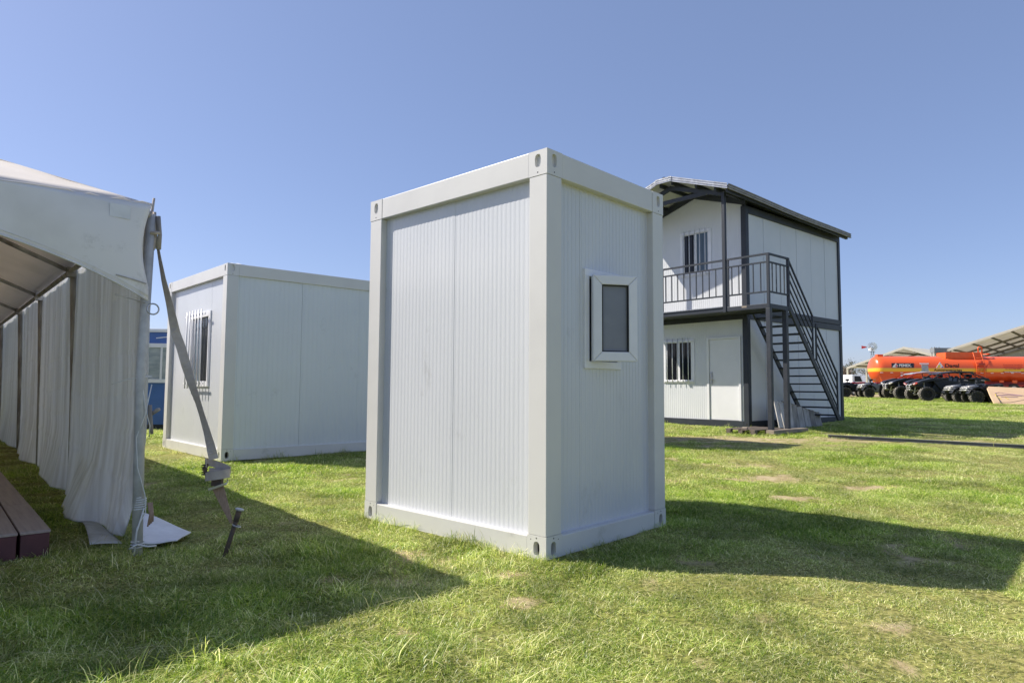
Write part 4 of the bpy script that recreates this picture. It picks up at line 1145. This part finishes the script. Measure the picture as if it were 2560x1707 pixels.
def quad_bike(label, loc, rotz, body, side, bars, group, red_seat=False):
    """forward = +x"""
    t = thing("quad_bike", label, "quad bike", loc, rotz, group)
    r, wd = .315, .25
    for x in (.62,-.62):
        for y in (.43,-.43): wheel(t,x,y,r,wd,1 if y>0 else -1,14)
    m = MB()
    m.prism([(.80,-.20,.46),(.95,-.20,.60),(.90,-.20,.80),(.55,-.20,.93),(.25,-.20,.97),(.12,-.20,.84),(-.55,-.20,.84),(-.88,-.20,.86),(-.95,-.20,.74),(-.75,-.20,.48),(-.1,-.20,.34),(.4,-.20,.34)],(0,.40,0))
    for y in (.40,-.40):
        fender(m,.62,y,r+.06,.40,.34,R(15),R(165)); fender(m,-.62,y,r+.06,.40,.34,R(10),R(170))
        m.prism([(.30,y*.55,.34),(.30,y*.55,.74),(-.30,y*.55,.76),(-.30,y*.55,.34)],(0,.16 if y>0 else -.16,0))
    m.build("body", body, t, bevel=.012)
    m = MB()
    for y in (.37,-.37): MB().prism([(.36,y,.40),(.42,y,.82),(.18,y,.90),(-.05,y,.80),(.05,y,.40)],(0,.03 if y>0 else -.03,0)).build("side_panel", side, t)
    m = MB(); m.prism([(.10,-.15,.86),(.05,-.15,.97),(-.25,-.15,.94),(-.75,-.15,.99),(-.80,-.15,.87)],(0,.30,0)); m.build("seat", M_REDP if red_seat else M_BLACKP, t, bevel=.03)
    m = MB()
    for z,xx,hh in ((.84,.90,.36),(.76,1.0,.36),(.66,1.04,.34)):
        m.tube([(xx-.42,-hh,z+.02),(xx-.06,-hh,z),(xx+.03,-hh*.75,z-.01),(xx+.03,-.06,z-.01),(xx,0,z-.03),(xx+.03,.06,z-.01),(xx+.03,hh*.75,z-.01),(xx-.06,hh,z),(xx-.42,hh,z+.02)],.020,7)
    for y in (-.25,-.08,.08,.25): m.tube([(1.04,y,.60),(.99,y,.77),(.90,y,.85)],.014,6)
    for y in (-.2,0,.2): m.tube([(.93,y,.83),(.45,y,.93)],.012,6)
    m.build("front_bumper", bars, t, smooth=True)
    m = MB(); m.tube([(-.95,-.36,.93),(-.95,.36,.93)],.014,6)
    for y in (-.36,-.18,0,.18,.36): m.tube([(-.95,y,.93),(-.50,y,.93)],.012,6)
    m.build("rear_rack", M_BLACKP, t, smooth=True)
    m = MB(); m.tube([(.36,0,.90),(.30,0,1.10)],.03,8); m.tube([(.18,-.40,1.13),(.27,-.22,1.15),(.30,0,1.11),(.27,.22,1.15),(.18,.40,1.13)],.014,7); m.box(.24,.40,-.09,.09,1.05,1.17)
    m.build("handlebar", M_BLACKP, t)
    for y in (-.20,.20): MB().lathe([(.02,-.02),(.055,0),(.055,.03),(.01,.045)],12,(.93,y,.72),'x').build("headlight", M_LAMP, t, smooth=True)
    m = MB()
    for x in (.62,-.62):
        m.tube([(x,-.40,r),(x,.40,r)],.025,7)
        for y in (-1,1): m.tube([(x,y*.15,.70),(x,y*.33,r+.04)],[.03,.03],8); m.tube([(x+.12,y*.15,.40),(x,y*.34,r-.03)],.016,6)
    m.build("suspension", M_GREYP, t)
    return t
def buggy(label, loc, rotz, body, cage, group, accent):
    t = thing("side_by_side_buggy", label, "off-road buggy", loc, rotz, group)
    r, wd = .385, .30
    for x in (1.32,-1.28):
        for y in (.80,-.80): wheel(t,x,y,r,wd,1 if y>0 else -1,18)
    m = MB()
    # hull: nose, hood, doors, tail
    prof = [(1.72,.80),(1.78,.90),(1.45,1.08),(.62,1.22),(.50,1.14),(-.55,1.06),(-.95,1.18),(-1.75,1.20),(-1.82,1.02),(-1.45,.55),(-.9,.40),(.6,.40),(1.0,.52),(1.25,.74)]
    m.prism([(x,-.46,z) for x,z in prof],(0,.92,0))
    for y in (-1,1):
        door = [(.70,.42),(1.02,.62),(.72,1.15),(.45,1.16),(-.55,1.05),(-.95,1.12),(-.98,.62),(-.6,.42)]
        m.prism([(x,y*.46,z) for x,z in door],(0,y*.24,0))
        fl = [(1.80,.98),(1.60,1.10),(1.05,1.24),(.60,1.22),(.55,1.13),(1.05,1.08),(1.45,1.02),(1.72,.90)]
        m.prism([(x,y*.44,z) for x,z in fl],(0,y*.46,0))
        arm = [(1.05,1.20),(.72,1.22),(.30,.66),(.55,.60)]
        m.prism([(x,y*.66,z) for x,z in arm],(0,y*.12,0))
        rf = [(-.90,1.20),(-1.10,1.28),(-1.75,1.26),(-1.90,1.10),(-1.70,1.12),(-1.15,1.14)]
        m.prism([(x,y*.44,z) for x,z in rf],(0,y*.46,0))
    m.build("body", body, t, bevel=.015)
    # roll cage, low and long
    m = MB()
    for y in (-1,1):
        m.tube([(1.00,y*.62,1.16),(.72,y*.60,1.30),(.30,y*.55,1.52),(-.35,y*.54,1.58),(-1.05,y*.54,1.55),(-1.85,y*.60,1.22)],.030,8)
        m.tube([(-.55,y*.60,1.06),(-.50,y*.55,1.55)],.028,8); m.tube([(-1.05,y*.54,1.54),(-1.50,y*.58,1.18)],.024,8)
    for x,z,hw in ((.30,1.52,.55),(-1.05,1.55,.54)): m.tube([(x,-hw,z),(x,hw,z)],.026,8)
    m.build("roll_cage", cage, t, smooth=True)
    MB().prism([(.62,-.56,1.46),(.50,-.56,1.52),(-.30,-.56,1.63),(-1.15,-.56,1.61),(-1.42,-.56,1.53),(-1.10,-.56,1.545),(.30,-.56,1.50)],(0,1.12,0)).build("roof", M_BLACKP if accent is M_DKRED else M_SILVER, t, bevel=.015)
    for y in (-.24,.24):
        m = MB(); m.prism([(-.05,y-.19,.72),(.05,y-.19,.80),(-.32,y-.19,.82),(-.45,y-.19,1.30),(-.55,y-.19,1.30),(-.48,y-.19,.72)],(0,.38,0)); m.tube([(-.48,y-.10,1.32),(-.48,y+.10,1.32)],.06,8)
        m.build("seat", M_BLACKP, t, bevel=.03)
    m = MB(); m.lathe([(.15,-.015),(.175,0),(.15,.015),(.14,0)],18,(.25,-.24,1.20),'x',close=True); m.build("steering_wheel", M_BLACKP, t)
    m = MB()
    for x in (1.32,-1.28):
        for y in (-1,1):
            m.tube([(x-.05,y*.30,.62),(x,y*.66,r+.03)],.022,7); m.tube([(x+.20,y*.25,.42),(x,y*.66,r-.06)],.022,7); m.tube([(x-.20,y*.25,.42),(x,y*.66,r-.06)],.022,7)
            m.tube([(x-.05,y*.42,1.08),(x,y*.58,r+.06)],.036,10)
    m.build("suspension_arms", M_SILVER, t)
    m = MB()
    for y in (-1,1): m.tube([(1.62,y*.24,.50),(1.88,y*.22,.62),(1.92,y*.18,.84),(1.74,y*.30,.95)],.022,7)
    for z in (.62,.74,.86): m.tube([(1.90,-.22,z),(1.90,.22,z)],.018,7)
    m.build("front_guard", M_SILVER, t, smooth=True)
    for y in (-1,1):
        MB().prism([(1.80,y*.34,.93),(1.80,y*.62,1.00),(1.74,y*.82,1.02),(1.76,y*.80,.94),(1.80,y*.52,.86)],(.03,0,0)).build("headlight", accent, t)
        MB().prism([(1.81,y*.42,.925),(1.81,y*.62,.97),(1.80,y*.70,.955),(1.81,y*.52,.895)],(.03,0,0)).build("lamp_insert", M_LAMP, t)
    m = MB(); m.box(-1.72,-1.0,-.42,.42,1.21,1.28); m.tube([(-1.5,-.25,1.40),(-1.2,-.25,1.40)],.09,10); m.build("rear_tray", M_BLACKP, t)
    return t
def vehicles():
    def at(x,y): return (x,y,float(G(x,y)))
    g = "quad bikes parked in the row"
    quad_bike("black quad bike with red seat, half hidden behind the corner of the two-storey building", at(22.0,43.2), R(176), M_BLACKP, M_BLACKP, M_BLACKP, g, red_seat=True)
    quad_bike("black quad bike with grey side panel, between the white cart and red buggy", at(22.75,41.75), R(174), M_BLACKP, M_GREYP, M_SILVER, g, red_seat=True)
    buggy("red caged buggy with dark nose parked behind the black buggy", at(24.35,40.1), R(173), M_BLACKB, M_REDP, "buggies parked in the row", M_SILVER)
    buggy("black buggy with long black roof in front of the orange tanker", at(23.85,36.85), R(173), M_BLACKB, M_BLACKP, "buggies parked in the row", M_DKRED)
    quad_bike("black quad bike with silver bumper, squeezed between black buggy and the quad by the board", at(23.55,34.55), R(172), M_BLACKP, M_BLACKP, M_SILVER, g)
    quad_bike("black quad bike with silver bumper parked right behind the tan board", at(23.72,33.55), R(172), M_BLACKP, M_BLACKP, M_SILVER, g)
    # tan board leaning back on the grass
    t = thing("display_board", "tan wooden display board with a faded pink drawing, leaning back at the right edge", "board", at(23.2,32.2), R(-3))
    TL = R(40)
    def lean(o): o.rotation_euler = (-TL,0,0); return o
    poly = [(0,0,.02),(.04,0,.56),(.10,0,1.02),(.22,0,1.14),(2.6,0,1.02),(2.6,0,.02)]
    lean(MB().prism(poly,(0,.05,0)).build("panel", M_BOARD, t, bevel=.008))
    for x in (.35,2.2): MB().bar((x,.06,.06),(x,.56,.62),.06,.05).build("back_strut", M_WOODD, t)
    m = MB(); m.tube([(.30,-.004,.70),(.50,-.004,.76),(1.0,-.004,.66),(1.9,-.004,.52)],.014,5); m.tube([(.35,-.004,.58),(.8,-.004,.61),(1.5,-.004,.56)],.020,5); m.tube([(.5,-.004,.50),(1.3,-.004,.48)],.016,5); m.tube([(1.7,-.004,.50),(2.2,-.004,.46)],.03,5)
    lean(m.build("drawing", M_PINK, t))
    m = MB(); m.tube([(.34,-.004,.48),(.46,-.004,.32)],.014,5); m.tube([(.68,-.004,.46),(.80,-.004,.32)],.014,5); m.tube([(.32,-.004,.68),(.30,-.004,.50)],.008,5); lean(m.build("yellow_strokes", M_YEL, t))
    m = MB(); m.tube([(.2,-.003,.12),(.8,-.003,.14),(1.3,-.003,.26),(1.9,-.003,.38)],.007,5); lean(m.build("dark_line", M_BROWN, t))
vehicles()

def text(body, size, name, mat_, parent, loc, rot, bold=.0, sx=1.0, align='LEFT', ext=.002):
    c = bpy.data.curves.new(name,'FONT'); c.body = body; c.size = size; c.extrude = ext; c.offset = bold; c.align_x = align
    tmp = bpy.data.objects.new(name+"_tmp", c); COL.objects.link(tmp)
    dg = bpy.context.evaluated_depsgraph_get(); me = bpy.data.meshes.new_from_object(tmp.evaluated_get(dg))
    bpy.data.objects.remove(tmp); me.name = name; me.materials.clear(); me.materials.append(mat_)
    o = bpy.data.objects.new(name, me); COL.objects.link(o); o.parent = parent; o.location = loc; o.rotation_euler = rot; o.scale = (sx,1,1)
    return o

def tanker():
    Lk = 15.5; Rk = 1.175
    t = thing("tanker_trailer", "long orange tanker trailer with a yellow stripe behind the parked vehicles", "tanker", (32.85,61.2,.628), R(-3))
    zc = 2.32
    m = MB(); prof = [(0.0,0.0),(.45,.02),(.80,.10),(1.02,.24),(1.13,.40),(1.165,.60)] + [(Rk,.8+1.0*k) for k in range(14)] + [(1.1,Lk-.3),(.7,Lk-.05),(0,Lk)]
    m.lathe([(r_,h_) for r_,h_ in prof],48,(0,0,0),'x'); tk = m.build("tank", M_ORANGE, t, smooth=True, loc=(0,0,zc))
    wy = lambda z: -math.sqrt(max(.01,Rk*Rk-(z-zc)**2))
    ROT = (R(90),0,0)
    # sign with the red drop emblem
    def plate(x0,x1,z0,z1,off,mat_,name,par=t,skew=0): 
        return MB().add([(x0,wy(z0)-off,z0),(x1,wy(z0)-off,z0),(x1+skew,wy(z1)-off,z1),(x0+skew,wy(z1)-off,z1),(x0,wy(z0)+.04,z0),(x1,wy(z0)+.04,z0),(x1+skew,wy(z1)+.04,z1),(x0+skew,wy(z1)+.04,z1)],[(0,1,2,3),(4,7,6,5),(0,4,5,1),(1,5,6,2),(2,6,7,3),(3,7,4,0)]).build(name,mat_,par)
    z0,z1 = 2.41,2.83; zt = (z0+z1)/2
    sg = plate(1.30,3.25,z0,z1,.03,M_SIGNB,"tank_sign",t,.05)
    yy = wy(z1)-.05 if False else -Rk-.035
    m = MB(); n=20; drop=[]
    for i in range(n): 
        a = 2*math.pi*i/n; rr_ = .155; x=1.68+rr_*math.sin(a)*(1-.55*max(0,math.cos(a))); z=zt-.02+rr_*math.cos(a)*(1.35 if math.cos(a)>0 else 1)
        drop.append((x,yy,z))
    m.prism(drop,(0,.03,0)); m.build("drop_emblem", M_WHITE, sg)
    m = MB(); dr=[(1.68+(p[0]-1.68)*.78,yy-.004,zt-.02+(p[2]-zt+.02)*.78) for p in drop]; m.prism(dr,(0,.003,0)); m.build("red_drop", M_RED, sg)
    m = MB(); m.prism([(1.36,yy-.008,z0+.02),(1.40,yy-.008,zt-.06),(1.50,yy-.008,zt+.05),(1.62,yy-.008,zt+.10),(1.72,yy-.008,zt+.05),(1.70,yy-.008,zt-.02),(1.60,yy-.008,zt-.04),(1.66,yy-.008,z0+.03)],(0,.003,0)); m.build("bird_emblem", M_WHITE, sg)
    text("PEMEX.",.34,"sign_lettering",M_WHITE,sg,(1.93,yy-.004,zt-.115),ROT,.012,1.0)
    # placard
    p = plate(3.82,4.60,2.02,2.84,.035,M_WHITE,"placard")
    plate(3.92,4.50,2.10,2.68,.040,M_PALEGLASS,"placard_face",p)
    # carrier's lettering and triangle
    y2 = -Rk-.012
    tr = MB().prism([(5.18,y2,2.42),(5.86,y2,2.42),(5.52,y2,2.94)],(0,.02,0)).build("triangle_emblem", M_WHITE, t)
    m = MB(); m.prism([(5.24,y2-.004,2.435),(5.48,y2-.004,2.435),(5.58,y2-.004,2.58),(5.50,y2-.004,2.70),(5.38,y2-.004,2.68)],(0,.003,0)); m.build("emblem_sun", M_YEL, tr)
    m = MB(); m.prism([(5.60,y2-.004,2.435),(5.83,y2-.004,2.435),(5.74,y2-.004,2.56)],(0,.003,0)); m.prism([(5.47,y2-.004,2.80),(5.57,y2-.004,2.80),(5.52,y2-.004,2.89)],(0,.003,0)); m.build("emblem_hills", M_PURP, tr)
    text("Dagal",.46,"carrier_lettering",M_BROWN,t,(5.92,y2-.004,2.46),ROT,.014,1.22)
    text("Autotransportes",.29,"carrier_lettering",M_BROWN,t,(4.98,y2-.004,2.13),ROT,.006,1.24)
    m = MB(); m.box(10.95,12.75,y2,y2+.02,2.03,2.11); m.build("web_strip", M_DKRED, t); text("www.dagal.com.mx",.15,"web_lettering",M_WHITE,t,(11.05,y2-.004,2.035),ROT,.003,1.2)
    text("Autotransportes Especializados",.14,"small_lettering",M_DKRED,t,(10.95,y2-.004,2.66),ROT,.002,.95)
    text("de Hidrocarburos y Liquidos",.14,"small_lettering",M_DKRED,t,(10.98,y2-.004,2.48),ROT,.002,1.0)
    text("Tel. (614) 000 0000",.14,"small_lettering",M_DKRED,t,(11.1,y2-.004,2.30),ROT,.002,1.2)
    for k in range(16):
        x = .33+.87*k; z = 1.97
        MB().box(x,x+.24,wy(z)-.025,wy(z)+.02,z-.025,z+.025).build("reflector", M_WHITE, t)
    # catwalk box, hatch hoop, ladder, fitting, skirt
    m = MB(); m.box(6.3,9.55,-.70,.70,3.30,3.82); m.box(6.32,9.5,-.73,-.70,3.42,3.84); m.build("catwalk", M_ORANGEP, t, bevel=.02)
    m = MB(); m.tube([(9.25,-.55,3.8),(9.25,-.55,4.22),(9.32,-.55,4.34),(9.52,-.55,4.34),(9.58,-.55,4.22),(9.58,-.55,3.8)],.055,8); m.build("hatch_hoop", M_ORANGEP, t, smooth=True)
    m = MB(); m.tube([(9.9,-.6,3.78),(10.3,-.5,3.72),(10.35,0,3.70),(10.0,.3,3.74)],.04,8); m.build("hose_loop", M_ORANGEP, t, smooth=True)
    m = MB()
    for x in (8.62,9.30): m.tube([(x,-.80,3.85),(x,-1.0,3.4),(x,-1.28,2.7),(x,-1.30,1.16)],.035,7)
    for k in range(8): m.tube([(8.62,-1.29,1.25+.29*k),(9.30,-1.29,1.25+.29*k)],.028,6)
    m.build("ladder", M_ORANGEP, t, smooth=True)
    m = MB(); m.box(8.75,9.35,-1.30,-1.1,2.62,2.86); m.tube([(9.7,-.9,3.30),(9.85,-1.0,3.1),(9.75,-1.15,2.8),(9.45,-1.25,2.5),(9.42,-1.27,2.0)],.02,6); m.tube([(8.85,-1.25,2.6),(8.82,-1.27,2.0)],.02,6); m.tube([(8.82,-1.27,2.25),(9.42,-1.27,2.25)],.02,6)
    m.build("hose_bracket", M_DKRED, t)
    MB().box(.55,1.05,-.25,.25,zc+Rk-.08,zc+Rk+.16).build("front_fitting", M_ORANGEP, t, bevel=.02)
    m = MB(); m.box(.6,Lk-.4,-.45,.45,.95,1.20); m.build("chassis_rail", M_DKRED, t)
    m = MB(); m.prism([(.30,-.9,1.75),(.62,-.9,1.10),(1.6,-.9,1.10),(1.9,-.9,1.75)],(0,1.8,0)); m.build("front_skirt", M_ORANGEP, t, bevel=.02)
    m = MB(); m.lathe([(.02,-.02),(.10,0),(.10,.05),(.02,.06)],12,(2.2,-1.12,1.72),'y'); m.build("marker_lamp", M_LAMP, t)
    for x in (2.3,2.5): MB().box(x,x+.12,-.8,-.68,.0,1.0).build("support_leg", M_STEELW, t)
    for x in (10.6,11.9,13.2):
        for y in (-.95,.95):
            m = MB(); m.lathe([(.30,-.14),(.50,-.15),(.52,-.12),(.52,.12),(.50,.15),(.30,.14)],28,(0,0,0),'y',close=True); w_ = m.build("wheel", M_RUBBER, t, loc=(x,y,.52))
            m = MB(); m.lathe([(.30,-.08),(.12,.02*(1 if y<0 else 1)),(.10,.1),(.0,.1)],20,(0,-.04,0),'y'); m.build("rim", M_SILVER, w_)
    m = MB(); m.box(10.0,13.9,-1.0,1.0,.75,.95); m.build("bogie", M_DKRED, t)
    m = MB(); m.box(10.6,10.95,-1.22,-1.1,1.15,1.33); m.box(11.7,12.1,-1.22,-1.1,1.10,1.35); m.build("valve_box", M_ORANGEP, t, bevel=.03)
tanker()

def far_tents():
    def gable(name,label,x0,xa,x1,ze,za,y,depth,purl=8,rot=0.0,legs=True,org=None):
        gz = .628
        t = thing(name,label,"tent",(x0,y,gz),rot,"event tents behind the tanker")
        w0, w1 = xa-x0, x1-x0; e, a = ze-gz, za-gz
        for s,(p,q) in enumerate(((0,w0),(w1,w0))):
            m = MB(); m.add([(p,0,e),(q,0,a),(q,depth,a),(p,depth,e)],[(0,1,2,3)]); m.build("roof", M_TENTW, t, solid=.05)
            m = MB(); m.prism([(p,-.06,e-.22),(q,-.06,a-.22),(q,-.06,a+.05),(p,-.06,e+.05)],(0,.05,0)); m.build("gable_trim", M_TENTW, t)
            for k in range(1,purl):
                f = k/purl; x = p+(q-p)*f; z = e+(a-e)*f-.30
                MB().box(x-.09,x+.09,.1,depth-.1,z,z+.16).build("purlin", M_TENTF, t)
            for yy in [depth*k/4 for k in range(1,5)]:
                m = MB(); m.prism([(p,yy,e-.55),(q,yy,a-.55),(q,yy,a-.32),(p,yy,e-.32)],(0,.12,0)); m.build("rafter", M_TENTF, t)
            if legs:
                for yy in [0]+[depth*k/4 for k in range(1,5)]: MB().box(p-.09,p+.09,yy+.0,yy+.18,0,e-.05).build("leg", M_TENTW, t)
        m = MB(); m.grid(int(w1),3,lambda u,v: (w1*u,depth+.08*math.sin(30*u),v*(e+(a-e)*(1-abs(u*w1-w0)/max(w0,w1-w0))))); m.build("back_wall", M_TENTT, t, smooth=True)
        return t
    gable("event_tent","white event tent with an open gable, between the windpump and the tanker's far end",42.66,42.66+6.78,42.66+13.56,3.82,6.13,85,21,6,R(-52))
    gable("event_tent","large white event tent rising above the right end of the tanker",47.6,47.6+14,47.6+28,5.12,9.85,75,24,8,R(-43))
    t = thing("lighting_tower","grey lattice lighting tower standing at the low corner of the large tent","tower",(47.1,74.3,.628))
    m = MB()
    for x in (0,.5):
        for y in (0,.5): m.tube([(x,y,0),(x,y,5.2)],.04,6)
    for k in range(10):
        z=.5*k; m.tube([(0,0,z),(.5,0,z+.5)],.025,5); m.tube([(.5,0,z),(.5,.5,z+.5)],.025,5); m.tube([(0,0,z+.5),(.5,0,z+.5)],.025,5)
    m.build("lattice", M_TENTF, t); MB().box(-.1,1.8,-.1,.7,4.6,5.1).build("box", M_GREYP, t); 
far_tents()

def windpump():
    t = thing("windpump","grey farm windpump with a red tail vane beyond the event tents","windpump",(81.07,150,.628),R(-28))
    H = 9.75
    m = MB()
    for sx in (-1,1):
        for sy in (-1,1): m.tube([(sx*1.1,sy*1.1,0),(sx*.12,sy*.12,H)],.06,6)
    for k in range(7):
        z=H*k/7; s=1.1-.98*k/7; s2=1.1-.98*(k+1)/7; z2=H*(k+1)/7
        for a,b in (((-1,-1),(1,-1)),((1,-1),(1,1)),((1,1),(-1,1)),((-1,1),(-1,-1))):
            m.tube([(a[0]*s,a[1]*s,z),(b[0]*s2,b[1]*s2,z2)],.035,5); m.tube([(a[0]*s2,a[1]*s2,z2),(b[0]*s2,b[1]*s2,z2)],.035,5)
    m.build("tower", M_GREYP, t)
    m = MB(); m.box(-.55,.55,-.45,.45,H-1.05,H-.98); m.build("platform", M_GREYP, t)
    ro = MB(); n=18
    for k in range(n):
        a = 2*math.pi*k/n; c,s = math.cos(a),math.sin(a)
        def q(r_,w_,y): return (r_*c - w_*s, -.5+y, H+.12+r_*s + w_*c)
        ro.add([q(.28,-.03,.03),q(.28,.03,-.03),q(1.02,.075,-.06),q(1.02,-.075,.06)],[(0,1,2,3)])
    rt = ro.build("rotor", M_SILVER, t, solid=.02)
    m = MB(); m.tube([(.6*math.cos(a),-.47,H+.12+.6*math.sin(a)) for a in [2*math.pi*i/24 for i in range(25)]],.02,5); m.tube([(0,-.6,H+.12),(0,.35,H+.12)],.10,8); m.build("hub", M_GREYP, rt)
    m = MB(); m.tube([(-.15,.1,H+.12),(-1.3,.25,H+.12)],.035,6); m.build("tail_boom", M_GREYP, t)
    m = MB(); m.prism([(-1.1,.25,H+.0),(-1.1,.25,H+.24),(-2.15,.36,H+.46),(-2.15,.36,H-.22)],(0,.04,0)); m.build("tail_vane", M_REDP, t)
windpump()

def utility_cart():
    t = thing("utility_cart","small white utility cart with dark blue swirls, beside the corner of the two-storey building","utility cart",(26.05,50.0,.628),R(6)); t.scale = (.72,.72,.72)
    m = MB(); m.prism([(.3,-.95,.45),(.3,-.95,1.1),(.25,-.95,1.35),(-.30,-.95,1.45),(-.55,-.95,2.1),(-1.5,-.95,2.15),(-1.5,-.95,.45)],(0,1.9,0)); m.build("cab", M_WHITE, t, bevel=.06)
    for y in (-.96,.96): MB().prism([(-.42,y-.008,1.45),(-.64,y-.008,1.98),(-1.25,y-.008,2.0),(-1.25,y-.008,1.45)],(0,.016,0)).build("side_window", M_GLASS, t)
    MB().add([(-.27,-.8,1.46),(-.27,.8,1.46),(-.52,.8,2.04),(-.52,-.8,2.04)],[(0,1,2,3)]).build("windscreen", M_GLASS, t, solid=.03)
    m = MB()
    for y in (-.965,.965): m.tube([(-1.4,y,1.5),(-1.0,y,1.15),(-.5,y,1.05),(.0,y,1.15),(.2,y,.9)],.03,5); m.tube([(-1.2,y,.8),(-.6,y,.75),(0,y,.95)],.025,5)
    m.build("blue_swirl", M_PURP, t)
    for x in (-.25,-1.3):
        for y in (-.85,.85):
            m = MB(); m.lathe([(.2,-.11),(.36,-.12),(.38,-.08),(.38,.08),(.36,.12),(.2,.11)],24,(0,0,0),'y',close=True); w_ = m.build("wheel", M_RUBBER, t, loc=(x,y,.38))
            m = MB(); m.lathe([(.2,-.06),(.2,.06)],16,(0,0,0),'y'); m.build("rim", M_SILVER, w_)
    for y in (-.7,.7): MB().box(.30,.33,y-.15,y+.15,.9,1.05).build("headlight", M_LAMP, t, bevel=.01)
utility_cart()

def tree(label, x, y, h, spread, leafm, seed, dens):
    rg = random.Random(seed)
    t = thing("tree", label, "tree", (x,y,.628), rg.uniform(0,6), "sparse trees behind the event tents")
    m = MB(); tips=[]
    def branch(p,d,l,r_,lv):
        q = p + d*l; mid = p.lerp(q,.5)+Vector((rg.uniform(-.1,.1),rg.uniform(-.1,.1),0))*l
        m.tube([p,mid,q],[r_,r_*.8,r_*.6],6 if lv<2 else 4)
        if lv >= 3: tips.append(q); tips.append(mid); return
        for k in range(3 if lv else 5):
            a = rg.uniform(0,2*math.pi); sp = rg.uniform(.35,.8)
            nd = (d*math.cos(sp)+Vector((math.cos(a),math.sin(a),rg.uniform(-.1,.4)))*math.sin(sp)).normalized()
            branch(p.lerp(q,rg.uniform(.6,1)),nd,l*rg.uniform(.55,.8),r_*.58,lv+1)
    branch(Vector((0,0,0)),Vector((0,0,1)),h*.36,.14,0)
    m.build("trunk", M_BARK, t)
    c = MB()
    for q in tips:
        for k in range(dens):
            o = q + Vector((rg.gauss(0,spread),rg.gauss(0,spread),rg.gauss(0,spread*.8))); s = rg.uniform(.06,.15)
            a = Vector((rg.uniform(-1,1),rg.uniform(-1,1),rg.uniform(-1,1))).normalized(); b = a.cross(Vector((rg.uniform(-1,1),rg.uniform(-1,1),rg.uniform(-1,1)))).normalized()
            c.add([o-a*s,o+b*s*.5,o+a*s,o-b*s*.5],[(0,1,2,3)])
    c.build("crown", leafm, t)
tree("sparse pale tree just right of the building's corner, over the truck", 54.6,110,5.4,.35,M_LEAF,3,7)
tree("sparse pale tree with a taller twig, left of the event tent's eave", 57.0,111,6.2,.35,M_LEAF,5,8)
tree("brownish dry shrub-like tree showing under the event tent's eave", 45.5,92,4.0,.4,M_TWIG,9,10)
tree("sparse pale tree below the windpump, behind the event tent roof", 60.6,113,5.6,.4,M_LEAF,14,7)

make_grass()
